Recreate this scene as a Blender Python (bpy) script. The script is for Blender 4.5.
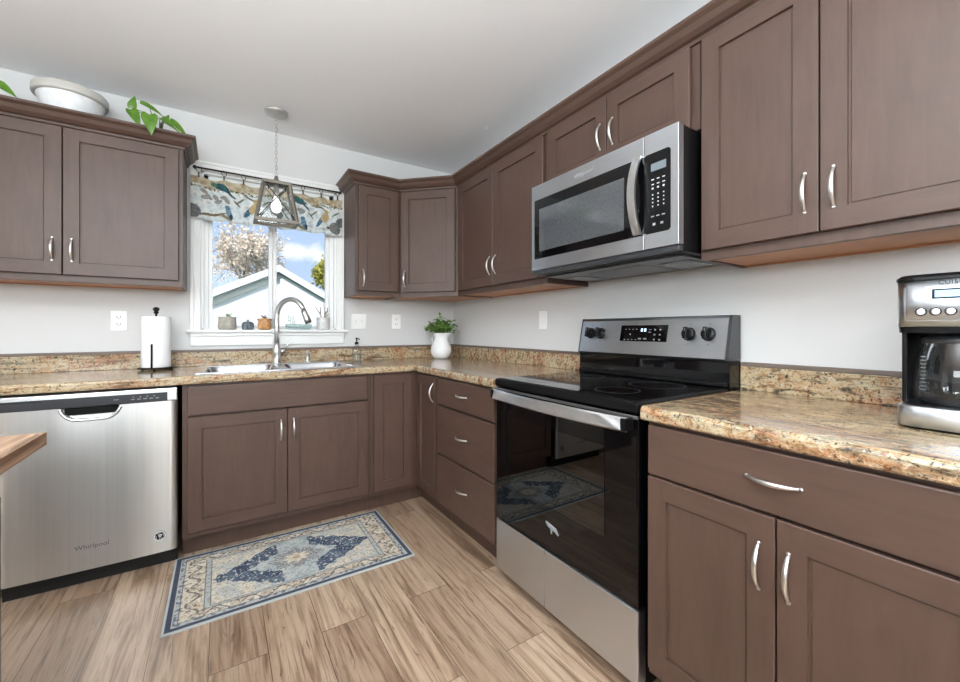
import bpy, bmesh, math, random
from mathutils import Vector, Matrix, noise as mnoise
random.seed(7)
for o in list(bpy.data.objects): bpy.data.objects.remove(o)
SC = bpy.context.scene
COL = SC.collection
PI = math.pi

# ------------------------------------------------------------------ camera
cam_data = bpy.data.cameras.new('camera')
cam_data.sensor_width = 36.0
cam_data.lens = 403.77 / 960 * 36
cam_data.shift_x = -0.0025
cam_data.shift_y = -0.01166
cam_data.clip_start = 0.05
cam = bpy.data.objects.new('camera', cam_data)
COL.objects.link(cam)
cam.location = (-1.7057, -3.1028, 1.1462)
cam.rotation_euler = (PI / 2, 0, -0.5743)
SC.camera = cam

# ------------------------------------------------------------------ world
W = bpy.data.worlds.new('sky'); SC.world = W
W.use_nodes = True
wn = W.node_tree.nodes; wl = W.node_tree.links
wn.clear()
wo = wn.new('ShaderNodeOutputWorld'); wb = wn.new('ShaderNodeBackground')
wt = wn.new('ShaderNodeTexCoord'); ws = wn.new('ShaderNodeSeparateXYZ')
wr = wn.new('ShaderNodeValToRGB')
wr.color_ramp.elements[0].position = 0.0; wr.color_ramp.elements[0].color = (.50, .62, .82, 1)
wr.color_ramp.elements[1].position = 0.6; wr.color_ramp.elements[1].color = (.22, .38, .68, 1)
e = wr.color_ramp.elements.new(.28); e.color = (.40, .55, .80, 1)
wnz = wn.new('ShaderNodeTexNoise'); wnz.inputs['Scale'].default_value = 24; wnz.inputs['Detail'].default_value = 6
wm = wn.new('ShaderNodeMapping'); wm.inputs['Location'].default_value = (-.150 / .058, -.973, -.172 / .020); wm.inputs['Scale'].default_value = (1 / .058, 1, 1 / .020)
wlen = wn.new('ShaderNodeVectorMath'); wlen.operation = 'LENGTH'
wadd = wn.new('ShaderNodeMath'); wadd.operation = 'MULTIPLY_ADD'; wadd.inputs[1].default_value = 2.4
wc = wn.new('ShaderNodeValToRGB'); wc.color_ramp.elements[0].position = .45; wc.color_ramp.elements[0].color = (.9, .9, .9, 1); wc.color_ramp.elements[1].position = .75; wc.color_ramp.elements[1].color = (0, 0, 0, 1)
wdiv = wn.new('ShaderNodeMath'); wdiv.operation = 'MULTIPLY'; wdiv.inputs[1].default_value = .31
wx = wn.new('ShaderNodeMix'); wx.data_type = 'RGBA'
wx.inputs['B'].default_value = (1, 1, 1, 1)
wl.new(wt.outputs['Generated'], ws.inputs[0]); wl.new(ws.outputs['Z'], wr.inputs[0])
wl.new(wt.outputs['Generated'], wm.inputs[0]); wl.new(wt.outputs['Generated'], wnz.inputs['Vector']); wl.new(wm.outputs[0], wlen.inputs[0])
wl.new(wnz.outputs[0], wadd.inputs[0]); wl.new(wlen.outputs['Value'], wadd.inputs[2]); wl.new(wadd.outputs[0], wdiv.inputs[0]); wl.new(wdiv.outputs[0], wc.inputs[0]); wl.new(wc.outputs[0], wx.inputs['Factor'])
wl.new(wr.outputs[0], wx.inputs['A']); wl.new(wx.outputs['Result'], wb.inputs['Color'])
wb.inputs['Strength'].default_value = 0.72
wl.new(wb.outputs[0], wo.inputs[0])

# ------------------------------------------------------------------ lights
def light(name, kind, loc, energy, color=(1, 1, 1), size=None, aim=None, **kw):
    L = bpy.data.lights.new(name, kind); L.energy = energy; L.color = color
    o = bpy.data.objects.new(name, L); COL.objects.link(o); o.location = loc
    if size:
        L.shape = 'RECTANGLE'; L.size, L.size_y = size
    if aim is not None:
        o.rotation_euler = Vector(aim).to_track_quat('-Z', 'Y').to_euler()
    for k, v in kw.items(): setattr(L, k, v)
    return o
light('sun', 'SUN', (0, -8, 9), 2.1, (1, .95, .88), aim=(.35, .75, -.55), angle=.01)
# added fill lights behind and beside the camera
for k, (px_, pw_, pe_) in enumerate(((-3.45, .8, 25), (-2.45, .45, 14), (-1.35, 1.0, 28))):
    light('rear_fill', 'AREA', (px_, -5.6, 1.85), pe_, (.89, .96, 1), (pw_, .9), (.05, 1, .42))  # added rear fill, split into panels to streak the steel; no patio door exists
light('side_fill', 'AREA', (-4.92, -2.9, 1.85), 19, (.90, .96, 1), (1.9, .8), (1, 0, .34), spread=1.9)  # added side fill for the right-hand cabinets; this wall has no window
light('overhead_fill', 'AREA', (-2.6, -3.9, 2.47), 16, (.97, .97, .96), (1.3, .5), (0, 0, -1))  # added overhead fill to brighten the floor; no fixture hangs here
light('upward_fill', 'AREA', (-2.35, -3.35, 1.62), 72, (.86, .95, 1), (.8, .8), (0, .10, 1), spread=2.7)  # added upward fill to brighten the ceiling; not a fixture of the room
SC.view_settings.view_transform = 'Standard'
SC.view_settings.look = 'None'
SC.view_settings.exposure = 0.84
SC.view_settings.gamma = 1
SC.view_settings.use_curve_mapping = False

# ------------------------------------------------------------------ materials
def S(r, g, b):
    f = lambda c: ((c / 255 + .055) / 1.055) ** 2.4 if c > 10 else c / 255 / 12.92
    return (f(r), f(g), f(b), 1)
class NT:
    def __init__(self, name):
        self.m = bpy.data.materials.new(name); self.m.use_nodes = True
        self.n = self.m.node_tree.nodes; self.l = self.m.node_tree.links
        self.b = self.n['Principled BSDF']
    def add(self, t, **kw):
        x = self.n.new(t)
        for k, v in kw.items():
            if k in x.inputs: x.inputs[k].default_value = v
            else: setattr(x, k, v)
        return x
    def coord(self, scale=(1, 1, 1), rot=(0, 0, 0), loc=(0, 0, 0), out='Object'):
        t = self.add('ShaderNodeTexCoord'); m = self.add('ShaderNodeMapping')
        m.inputs['Scale'].default_value = scale; m.inputs['Rotation'].default_value = rot; m.inputs['Location'].default_value = loc
        self.l.new(t.outputs[out], m.inputs[0]); return m.outputs[0]
    def noise(self, vec, scale=5, detail=4, rough=.5, dist=0):
        x = self.add('ShaderNodeTexNoise'); x.inputs['Scale'].default_value = scale; x.inputs['Detail'].default_value = detail
        x.inputs['Roughness'].default_value = rough; x.inputs['Distortion'].default_value = dist
        self.l.new(vec, x.inputs['Vector']); return x.outputs[0]
    def ramp(self, fac, stops):
        r = self.add('ShaderNodeValToRGB'); el = r.color_ramp.elements
        while len(el) > 1: el.remove(el[-1])
        el[0].position, el[0].color = stops[0]
        for p, c in stops[1:]:
            q = el.new(p); q.color = c
        self.l.new(fac, r.inputs[0]); return r.outputs[0]
    def mix(self, fac, a, b, mode='MIX'):
        x = self.add('ShaderNodeMix', data_type='RGBA', blend_type=mode)
        for k, v in (('Factor', fac), ('A', a), ('B', b)):
            if hasattr(v, 'links'): self.l.new(v, x.inputs[k])
            else: x.inputs[k].default_value = v
        return x.outputs['Result']
    def bump(self, h, strength=.1, dist=.01):
        x = self.add('ShaderNodeBump'); x.inputs['Strength'].default_value = strength; x.inputs['Distance'].default_value = dist
        self.l.new(h, x.inputs['Height']); self.l.new(x.outputs[0], self.b.inputs['Normal'])
    def set(self, **kw):
        for k, v in kw.items():
            k = {'color': 'Base Color', 'rough': 'Roughness', 'metal': 'Metallic', 'spec': 'Specular IOR Level',
                 'trans': 'Transmission Weight', 'ior': 'IOR', 'coat': 'Coat Weight', 'coatr': 'Coat Roughness',
                 'emit': 'Emission Color', 'estr': 'Emission Strength', 'aniso': 'Anisotropic', 'sheen': 'Sheen Weight'}[k]
            if hasattr(v, 'links'): self.l.new(v, self.b.inputs[k])
            else: self.b.inputs[k].default_value = v
        return self
def plain(name, c, rough=.5, metal=0, **kw):
    t = NT(name); t.set(color=c, rough=rough, metal=metal, **kw)
    nz = t.noise(t.coord(), 60, 3)
    t.set(rough=t.ramp(nz, [(.3, (rough * .92,) * 3 + (1,)), (.7, (min(1, rough * 1.08),) * 3 + (1,))]))
    return t.m
def wood(name, c1, c2, scale, rough=.44):
    t = NT(name)
    v = t.coord(scale)
    n1 = t.noise(v, 1.0, 5, .6, .6)
    v2 = t.coord((3, 3, 3)); n2 = t.noise(v2, 1.5, 3)
    c = t.mix(t.ramp(n1, [(.3, (0, 0, 0, 1)), (.7, (1, 1, 1, 1))]), c1, c2)
    c = t.mix(t.ramp(n2, [(.35, (.0,) * 3 + (1,)), (.7, (.35,) * 3 + (1,))]), c, tuple(x * 1.25 for x in c2[:3]) + (1,))
    t.set(color=c, rough=rough, coat=.04, coatr=.3)
    t.bump(n1, .06, .002)
    return t.m
CA, CB = S(74, 55, 46), S(86, 65, 55)
M = {}
M['cab'] = wood('stained_maple', CA, CB, (38, 38, 5))
M['cabh'] = wood('stained_maple_crosswise', CA, CB, (5, 5, 40))
M['raw'] = wood('raw_maple_underside', S(176, 122, 84), S(192, 138, 98), (5, 5, 60), .5)
M['white'] = plain('white_paint', S(238, 238, 236), .35)
M['plate'] = plain('white_plastic', S(244, 244, 242), .3)
M['wall'] = plain('wall_paint', S(213, 213, 212), .6)
M['ceil'] = plain('ceiling_paint', S(244, 244, 245), .8)
M['nickel'] = plain('brushed_nickel', S(222, 221, 218), .32, 1)
M['chrome'] = plain('chrome', S(220, 222, 225), .12, 1)
M['black'] = plain('black_plastic', S(12, 12, 13), .3, spec=.25)
M['blackgl'] = plain('black_glass', S(6, 6, 8), .04, spec=.45)
M['blackmat'] = plain('black_matte', S(14, 14, 15), .6)
M['iron'] = plain('dark_metal', S(35, 32, 30), .4, .8)
M['darkgrey'] = plain('dark_grey_plastic', S(52, 53, 56), .3)
M['grey'] = plain('grey_mark', S(150, 152, 155), .4)
M['etched'] = plain('etched_mark', S(104, 104, 106), .4)
M['markw'] = plain('white_mark', S(225, 226, 228), .4)
M['lcd'] = plain('grey_display', S(118, 128, 134), .2)
t = NT('blue_display'); t.set(color=S(150, 190, 235), rough=.2, emit=S(110, 165, 235), estr=.28); M['bluelcd'] = t.m
t = NT('lit_digit'); t.set(color=S(200, 225, 250), emit=S(170, 215, 255), estr=1.2); M['digit'] = t.m
M['ceramic'] = plain('white_ceramic', S(240, 240, 240), .22)
M['paper'] = plain('paper_towel', S(246, 246, 246), .9)
M['trimstrip'] = plain('taupe_strip', S(112, 98, 90), .4)
M['bronze'] = plain('grey_weathered_metal', S(128, 122, 112), .5, .3)
M['canopy'] = plain('satin_nickel', S(190, 188, 184), .35, .6)

def steel(name, scale, base=S(186, 186, 186), rough=.26, wavy=0):
    t = NT(name); v = t.coord(scale); n = t.noise(v, 1, 3)
    t.set(color=t.ramp(n, [(.2, tuple(x * .9 for x in base[:3]) + (1,)), (.8, base)]), metal=1,
          rough=t.ramp(n, [(.2, (rough * .92,) * 3 + (1,)), (.8, (rough * 1.1,) * 3 + (1,))]))
    tg = t.add('ShaderNodeTangent', direction_type='RADIAL', axis='Z'); t.l.new(tg.outputs[0], t.b.inputs['Tangent'])
    t.b.inputs['Anisotropic'].default_value = .8; t.b.inputs['Anisotropic Rotation'].default_value = .25
    if wavy:
        n2 = t.noise(t.coord((5, 5, .7), loc=(.4, 0, 0)), 1, 1)
        t.bump(n2, wavy, .02)
    return t.m
M['steel_h'] = steel('brushed_steel', (3, 3, 500), S(214, 214, 214), .28)
M['steel_y'] = steel('brushed_steel_front', (6, 3, 600), S(214, 219, 225), .3)
M['steel_dw'] = steel('brushed_steel_bowed', (160, 160, 1), S(206, 205, 202), .31, .30)
M['strap'] = steel('satin_strap', (60, 60, 60), S(222, 222, 222), .34)
M['sinksteel'] = steel('sink_steel', (60, 60, 60), S(205, 208, 212), .2)

def glass(name, tint=(1, 1, 1, 1), fac=.1, rough=.0):
    t = NT(name)
    tr = t.add('ShaderNodeBsdfTransparent'); tr.inputs[0].default_value = tint
    gl = t.add('ShaderNodeBsdfGlossy'); gl.inputs['Roughness'].default_value = rough
    fr = t.add('ShaderNodeLayerWeight'); fr.inputs['Blend'].default_value = .25
    mr = t.add('ShaderNodeMapRange'); mr.inputs['To Min'].default_value = fac * .4; mr.inputs['To Max'].default_value = min(1, fac * 4)
    mx = t.add('ShaderNodeMixShader')
    t.l.new(fr.outputs['Fresnel'], mr.inputs[0]); t.l.new(mr.outputs[0], mx.inputs[0])
    t.l.new(tr.outputs[0], mx.inputs[1]); t.l.new(gl.outputs[0], mx.inputs[2])
    t.l.new(mx.outputs[0], t.n['Material Output'].inputs[0])
    return t.m
M['pane'] = glass('window_glass', (.98, .985, .985, 1), .012)
M['clear'] = glass('clear_glass', (.95, .96, .96, 1), .12)
M['tealglass'] = glass('teal_glass', (.93, .985, .98, 1), .12)
M['ovenglass'] = glass('smoked_glass', (.10, .11, .12, 1), .22)

def granite(name, sc):
    t = NT(name)
    v = t.coord((1, 1, 1)); vs = t.coord(sc, (0, 0, .18))
    big = t.noise(vs, 1.0, 8, .66, 1.3)
    med = t.noise(t.coord((sc[0] ** .4, sc[1] ** .4, 1.6), (0, 0, .18)), 17, 7, .7, 1.5)
    fine = t.noise(v, 95, 4, .7, .5); fine2 = t.noise(t.coord((1, 1, 1), loc=(3, 1, 2)), 62, 4, .7, .8)
    c = t.ramp(med, [(.32, S(150, 112, 76)), (.44, S(190, 160, 122)), (.54, S(206, 188, 156)), (.66, S(160, 150, 128)), (.76, S(186, 158, 122))])
    c = t.mix(t.ramp(big, [(.50, (0,) * 3 + (1,)), (.60, (.72,) * 3 + (1,))]), c, t.ramp(med, [(.36, S(112, 62, 30)), (.52, S(176, 106, 58)), (.66, S(200, 146, 100))]))
    streak = t.noise(t.coord((sc[0] * 1.6, sc[1] * 3.2, sc[2] * 3), (0, 0, .18), (2, 5, 1)), 1.0, 6, .68, 1.6)
    c = t.mix(t.ramp(streak, [(.34, (.92,) * 3 + (1,)), (.42, (.55,) * 3 + (1,)), (.49, (0,) * 3 + (1,))]), c, S(62, 54, 46))
    c = t.mix(t.ramp(streak, [(.58, (0,) * 3 + (1,)), (.68, (.7,) * 3 + (1,))]), c, S(216, 204, 180))
    c = t.mix(t.ramp(fine, [(.36, (1,) * 3 + (1,)), (.45, (0,) * 3 + (1,))]), c, S(44, 36, 34))
    c = t.mix(t.ramp(fine2, [(.60, (0,) * 3 + (1,)), (.68, (.75,) * 3 + (1,))]), c, S(222, 208, 184))
    c = t.mix(t.ramp(fine2, [(.34, (.8,) * 3 + (1,)), (.42, (0,) * 3 + (1,))]), c, S(140, 82, 42))
    c = t.mix(1, c, (.84, .84, .83, 1), 'MULTIPLY')
    t.set(color=c, rough=.2, coat=.35, coatr=.06)
    return t.m
M['granite'] = granite('granite_laminate_lengthwise', (2.2, 11, 9))
M['granite_y'] = granite('granite_laminate_crosswise', (11, 2.2, 9))
def floor_mat():
    t = NT('oak_plank_floor')
    v = t.coord((1, 1, 1), (0, 0, PI / 2), (.09, .31, 0))
    br = t.add('ShaderNodeTexBrick'); t.l.new(v, br.inputs['Vector'])
    br.offset = .37; br.inputs['Scale'].default_value = 1; br.inputs['Brick Width'].default_value = 1.22
    br.inputs['Row Height'].default_value = .178; br.inputs['Mortar Size'].default_value = .0012
    br.inputs['Color1'].default_value = (0, 0, 0, 1); br.inputs['Color2'].default_value = (1, 1, 1, 1); br.inputs['Mortar'].default_value = (.5, .5, .5, 1)
    # per-plank shift of the grain
    sep = t.add('ShaderNodeVectorMath', operation='SCALE'); t.l.new(br.outputs['Color'], sep.inputs[0]); sep.inputs['Scale'].default_value = 9.0
    vv = t.add('ShaderNodeVectorMath', operation='ADD')
    t.l.new(t.coord((1, 1, 1)), vv.inputs[0]); t.l.new(sep.outputs[0], vv.inputs[1])
    mp = t.add('ShaderNodeMapping'); mp.inputs['Scale'].default_value = (13, .9, 1); t.l.new(vv.outputs[0], mp.inputs[0])
    grain = t.noise(mp.outputs[0], 1.3, 7, .62, 1.1)
    mp2 = t.add('ShaderNodeMapping'); mp2.inputs['Scale'].default_value = (90, 2.5, 1); t.l.new(vv.outputs[0], mp2.inputs[0])
    fine = t.noise(mp2.outputs[0], 1, 4, .6)
    base = t.ramp(grain, [(.26, S(92, 74, 62)), (.36, S(134, 112, 94)), (.46, S(180, 157, 137)), (.56, S(196, 176, 158)), (.64, S(166, 144, 124)), (.72, S(180, 158, 138)), (.8, S(108, 88, 72))])
    tone = t.ramp(br.outputs['Color'], [(0, S(196, 184, 174)), (.5, S(234, 224, 214)), (1, S(255, 250, 242))])
    c = t.mix(1, base, tone, 'MULTIPLY')
    mp3 = t.add('ShaderNodeMapping'); mp3.inputs['Scale'].default_value = (30, 2.2, 1); t.l.new(vv.outputs[0], mp3.inputs[0])
    vein = t.noise(mp3.outputs[0], 1.2, 6, .7, 2.2)
    c = t.mix(t.ramp(vein, [(.33, (.85,) * 3 + (1,)), (.43, (0,) * 3 + (1,))]), c, S(96, 74, 60))
    c = t.mix(t.ramp(fine, [(.32, (.7,) * 3 + (1,)), (.48, (0,) * 3 + (1,))]), c, S(120, 96, 78))
    c = t.mix(br.outputs['Fac'], c, S(84, 62, 48))
    t.set(color=c, rough=.36)
    t.bump(fine, .05, .003)
    return t.m
M['floor'] = floor_mat()
def island_mat():
    t = NT('walnut_plank_top'); v = t.coord((16, 1.6, 30))
    n = t.noise(v, 1, 6, .6, 1)
    t.set(color=t.ramp(n, [(.3, S(92, 66, 48)), (.45, S(150, 116, 90)), (.6, S(186, 154, 126)), (.75, S(128, 96, 72))]), rough=.25)
    return t.m
M['island'] = island_mat()
def attr_mat(name, rough=.9, trans=0):
    t = NT(name); a = t.add('ShaderNodeAttribute', attribute_name='pattern')
    n = t.noise(t.coord((1, 1, 1)), 420, 2)
    c = t.mix(.22, a.outputs['Color'], t.ramp(n, [(.3, (.35, .35, .35, 1)), (.7, (1, 1, 1, 1))]), 'MULTIPLY')
    t.set(color=c, rough=rough)
    t.bump(n, .25, .002)
    return t.m
M['rug'] = attr_mat('woven_rug'); 
t = NT('printed_cotton'); a = t.add('ShaderNodeAttribute', attribute_name='pattern')
df = t.add('ShaderNodeBsdfDiffuse'); tl = t.add('ShaderNodeBsdfTranslucent'); mx = t.add('ShaderNodeMixShader'); mx.inputs[0].default_value = .35
t.l.new(a.outputs['Color'], df.inputs[0]); t.l.new(a.outputs['Color'], tl.inputs[0]); t.l.new(df.outputs[0], mx.inputs[1]); t.l.new(tl.outputs[0], mx.inputs[2])
t.l.new(mx.outputs[0], t.n['Material Output'].inputs[0]); M['cotton'] = t.m
def leafmat(name, c1, c2, rough=.35):
    t = NT(name); n = t.noise(t.coord(), 30, 3); t.set(color=t.mix(n, c1, c2), rough=rough); return t.m
M['leaf'] = leafmat('pothos_leaf', S(34, 78, 12), S(112, 158, 48))
M['leaf2'] = leafmat('bush_leaf', S(48, 92, 30), S(134, 172, 84), .5)
M['stem'] = plain('green_stem', S(96, 128, 58), .5)
M['twig'] = plain('brown_twig', S(120, 100, 80), .7)
M['succ'] = leafmat('succulent_leaf', S(120, 140, 110), S(160, 170, 130), .5)
def potmat(name, c1, c2, scale):
    t = NT(name); n = t.noise(t.coord(), scale, 5, .6, .6); t.set(color=t.ramp(n, [(.35, c1), (.65, c2)]), rough=.5); return t.m
M['potgrey'] = potmat('grey_stoneware', S(166, 160, 148), S(190, 184, 172), 40)
M['potdark'] = potmat('slate_glaze', S(84, 98, 104), S(118, 130, 134), 40)
M['potorange'] = potmat('terracotta_glaze', S(176, 122, 74), S(216, 166, 110), 55)
M['potwhite'] = potmat('mottled_white', S(205, 204, 200), S(232, 231, 228), 60)
M['soil'] = potmat('soil', S(60, 48, 40), S(84, 70, 58), 90)
M['siding'] = plain('white_siding', S(246, 246, 248), .6)
M['rake'] = plain('grey_green_trim', S(112, 124, 118), .6)
M['shingle'] = potmat('shingles', S(120, 120, 120), S(150, 148, 146), 30)
M['blossom'] = leafmat('blossom', S(255, 248, 238), S(224, 194, 158), .8)
M['foliage'] = leafmat('yellow_green_leaf', S(150, 150, 50), S(196, 190, 90), .8)
M['bark'] = potmat('bark', S(90, 72, 58), S(120, 100, 84), 20)
M['grass'] = potmat('lawn', S(110, 130, 80), S(140, 155, 100), 8)
M['bowl'] = potmat('white_bowl', S(228, 230, 232), S(244, 245, 246), 25)
M['bowlrim'] = plain('grey_rim', S(196, 194, 188), .5)
M['curtain'] = plain('rod_iron', S(58, 54, 52), .4, .7)

# ------------------------------------------------------------------ geometry helper
def FW(a, b, z): return Vector((a, b, z))             # world axes
def FBACK(a, b, z): return Vector((a, -b, z))         # along the back wall, b = out of the wall
def FRIGHT(a, b, z): return Vector((-b, -a, z))       # along the right wall, a = towards the camera
r2 = math.sqrt(.5)
def FDIAG(a, b, z): return Vector((-.61 + r2 * a - r2 * b, -.30 - r2 * a - r2 * b, z))
class MB:
    def __init__(self, F=FW): self.bm = bmesh.new(); self.F = F; self.mats = []; self.cur = 0
    def mat(self, m):
        if m not in self.mats: self.mats.append(m)
        self.cur = self.mats.index(m); return self
    def v(self, p): return self.bm.verts.new(self.F(*p))
    def f(self, vs, smooth=False):
        try: q = self.bm.faces.new(vs)
        except ValueError: return None
        q.material_index = self.cur; q.smooth = smooth; return q
    def box(self, a0, a1, b0, b1, z0, z1, bev=0, seg=2):
        a0, a1 = sorted((a0, a1)); b0, b1 = sorted((b0, b1)); z0, z1 = sorted((z0, z1))
        vs = [self.v((a, b, z)) for z in (z0, z1) for b in (b0, b1) for a in (a0, a1)]
        fs = [self.f([vs[i] for i in q]) for q in ((0, 2, 3, 1), (4, 5, 7, 6), (0, 1, 5, 4), (2, 6, 7, 3), (0, 4, 6, 2), (1, 3, 7, 5))]
        if bev:
            es = list({e for q in fs for e in q.edges})
            bmesh.ops.bevel(self.bm, geom=es, offset=bev, segments=seg, profile=.5, affect='EDGES', clamp_overlap=True)
        return self
    def loops(self, loops, cap0=True, cap1=True, smooth=False, closed=True):
        rows = [[self.v(p) for p in L] for L in loops]
        for A, B in zip(rows, rows[1:]):
            n = len(A)
            for i in range(n if closed else n - 1):
                self.f([A[i], A[(i + 1) % n], B[(i + 1) % n], B[i]], smooth)
        if cap0: self.f(rows[0][::-1])
        if cap1: self.f(rows[-1])
        return self
    def lathe(self, c, prof, seg=28, cap0=True, cap1=False, axis='z', smooth=True):
        cx, cy, cz = c; L = []
        for r, h in prof:
            ring = []
            for i in range(seg):
                t = 2 * PI * i / seg; u, w = r * math.cos(t), r * math.sin(t)
                ring.append((cx + u, cy + w, cz + h) if axis == 'z' else (cx + u, cy + h, cz + w) if axis == 'b' else (cx + h, cy + u, cz + w))
            L.append(ring)
        return self.loops(L, cap0, cap1, smooth)
    def tube(self, pts, r, seg=8, flat=1.0, up=None, smooth=True):
        pts = [Vector(p) for p in pts]; n = len(pts); rs = r if isinstance(r, (list, tuple)) else [r] * n
        L = []; prev = None
        for i, p in enumerate(pts):
            d = (pts[min(i + 1, n - 1)] - pts[max(i - 1, 0)])
            if d.length < 1e-9: d = Vector((0, 0, 1))
            d.normalize()
            if prev is None:
                h = Vector(up) if up else (Vector((0, 0, 1)) if abs(d.z) < .9 else Vector((1, 0, 0)))
            else: h = prev
            s = (h - d * h.dot(d)); s.normalize(); w = d.cross(s); prev = s
            L.append([tuple(p + (s * math.cos(2 * PI * k / seg) + w * math.sin(2 * PI * k / seg) * flat) * rs[i]) for k in range(seg)])
        return self.loops(L, True, True, smooth)
    def prism(self, poly, z0, z1):
        return self.loops([[(x, y, z0) for x, y in poly], [(x, y, z1) for x, y in poly]])
    def sweep(self, path, prof):
        n = len(path); L = []
        for i, p in enumerate(path):
            p = Vector(p); ns = []
            if i > 0: d = (p - Vector(path[i - 1])).normalized(); ns.append(Vector((d.y, -d.x)))
            if i < n - 1: d = (Vector(path[i + 1]) - p).normalized(); ns.append(Vector((d.y, -d.x)))
            m = ns[0] if len(ns) == 1 else (ns[0] + ns[1]) / (1 + ns[0].dot(ns[1]))
            L.append([(p.x + m.x * o, p.y + m.y * o, z) for o, z in prof])
        return self.loops(L)
    def ellipsoid(self, c, r, seg=12, rings=8):
        prof = [(max(1e-4, math.sin(PI * k / rings)), -math.cos(PI * k / rings)) for k in range(rings + 1)]
        L = [[(c[0] + q * r[0] * math.cos(2 * PI * i / seg), c[1] + q * r[1] * math.sin(2 * PI * i / seg), c[2] + h * r[2]) for i in range(seg)] for q, h in prof]
        return self.loops(L, True, True, True)
    def text(self, s, size, a, b, z, depth=.0006, align='CENTER', spacing=1.0):
        cu = bpy.data.curves.new('lettering', 'FONT'); cu.body = s; cu.size = size; cu.align_x = align; cu.align_y = 'CENTER'
        cu.extrude = depth; cu.space_character = spacing; cu.resolution_u = 3
        ob = bpy.data.objects.new('lettering', cu); COL.objects.link(ob)
        me = bpy.data.meshes.new_from_object(ob.evaluated_get(bpy.context.evaluated_depsgraph_get()))
        vs = [self.v((a + q.co.x, b + q.co.z, z + q.co.y)) for q in me.vertices]
        for p in me.polygons: self.f([vs[i] for i in p.vertices])
        bpy.data.objects.remove(ob); bpy.data.curves.remove(cu); bpy.data.meshes.remove(me)
        return self
    def build(self, name, mat=None, parent=None, recalc=True, autosmooth=False):
        if recalc: bmesh.ops.recalc_face_normals(self.bm, faces=self.bm.faces[:])
        off = Vector((0, 0, 0)); p = parent
        while p is not None: off += p.location; p = p.parent
        base = None
        if parent is None:
            xs = [q.co for q in self.bm.verts]
            lo = Vector((min(q.x for q in xs), min(q.y for q in xs), min(q.z for q in xs))); hi = Vector((max(q.x for q in xs), max(q.y for q in xs), max(q.z for q in xs)))
            base = Vector(((lo.x + hi.x) / 2, (lo.y + hi.y) / 2, lo.z)); off = base
        for q in self.bm.verts: q.co -= off
        me = bpy.data.meshes.new(name); self.bm.to_mesh(me); self.bm.free()
        if self.mats and mat is None:
            for m in self.mats: me.materials.append(m)
        else: me.materials.append(mat)
        o = bpy.data.objects.new(name, me); COL.objects.link(o)
        if parent is not None: o.parent = parent
        else: o.location = base
        return o
def tag(o, label=None, cat=None, group=None, kind=None):
    if label: o['label'] = label
    if cat: o['category'] = cat
    if group: o['group'] = group
    if kind: o['kind'] = kind
    return o
def thing(name, label, cat, loc, group=None):
    o = bpy.data.objects.new(name, None); o.empty_display_size = .05; COL.objects.link(o); o.location = loc
    return tag(o, label, cat, group)
def struct(o, label=None): return tag(o, label, None, None, 'structure')

# ------------------------------------------------------------------ room shell
X0, Y0, H = -5.0, -6.5, 2.5
def shell(name, mat, *boxes):
    m = MB()
    for b in boxes: m.box(*b)
    return struct(m.build(name, mat))
shell('floor', M['floor'], (X0, 0, Y0, 0, -.1, 0))
shell('ceiling', M['ceil'], (X0 - .2, .2, Y0 - .2, .3, H, H + .15))
WX0, WX1, WZ0, WZ1 = -1.817, -.986, 1.145, 2.155
shell('wall_back', M['wall'], (X0, WX0, 0, .2, 0, H), (WX1, .2, 0, .2, 0, H), (WX0, WX1, 0, .2, 0, WZ0), (WX0, WX1, 0, .2, WZ1, H))
shell('wall_right', M['wall'], (0, .2, Y0, 0, 0, H))
shell('wall_left', M['wall'], (X0 - .2, X0, Y0, .2, 0, H))
shell('wall_rear', M['wall'], (X0 - .2, .2, Y0 - .2, Y0, 0, H))
shell('ground', M['grass'], (-30, 30, .2, 60, -.45, -.35))

# kitchen window: casing, jamb liner, two sashes with a mullion, sill and apron
win = thing('window_1', None, None, (-1.4, 0, WZ0)); struct(win, 'white framed double window over the sink')
m = MB(FBACK)
for x0, x1, z0, z1 in ((-1.868, WX0 + .004, 1.145, 2.208), (WX1 - .004, -.937, 1.145, 2.208), (WX0 + .004, WX1 - .004, WZ1 - .004, 2.208)):
    m.box(x0, x1, 0.0005, .016, z0, z1, .003)
m.box(-1.868, -1.848, .016, .023, 1.145, 2.208, .003); m.box(-.957, -.937, .016, .023, 1.145, 2.208, .003); m.box(-1.868, -.937, .016, .023, 2.19, 2.208, .003)
m.build('window_casing', M['white'], win)
m = MB(FBACK)
m.box(WX0, WX0 + .018, -.19, 0, WZ0, WZ1); m.box(WX1 - .018, WX1, -.19, 0, WZ0, WZ1); m.box(WX0, WX1, -.19, 0, WZ1 - .018, WZ1); m.box(WX0, WX1, -.19, 0, WZ0, WZ0 + .012)
m.box(WX0 + .018, -1.776, -.10, -.04, WZ0, WZ1); m.box(-1.03, WX1 - .018, -.10, -.04, WZ0, WZ1); m.box(WX0, WX1, -.10, -.04, WZ1 - .05, WZ1)
m.build('window_frame', M['white'], win)
for x0, x1 in ((-1.776, -1.404), (-1.402, -1.03)):
    m = MB(FBACK); w = .024
    m.box(x0, x0 + w, -.09, -.055, WZ0 + .012, WZ1 - .05, .003); m.box(x1 - w, x1, -.09, -.055, WZ0 + .012, WZ1 - .05, .003)
    m.box(x0 + w, x1 - w, -.09, -.055, WZ0 + .012, WZ0 + .03, .003); m.box(x0 + w, x1 - w, -.09, -.055, WZ1 - .09, WZ1 - .05, .003)
    s = m.build('window_sash', M['white'], win)
    m = MB(FBACK); m.box(x0 + w, x1 - w, -.074, -.070, WZ0 + .03, WZ1 - .09); m.build('pane', M['pane'], s)
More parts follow.
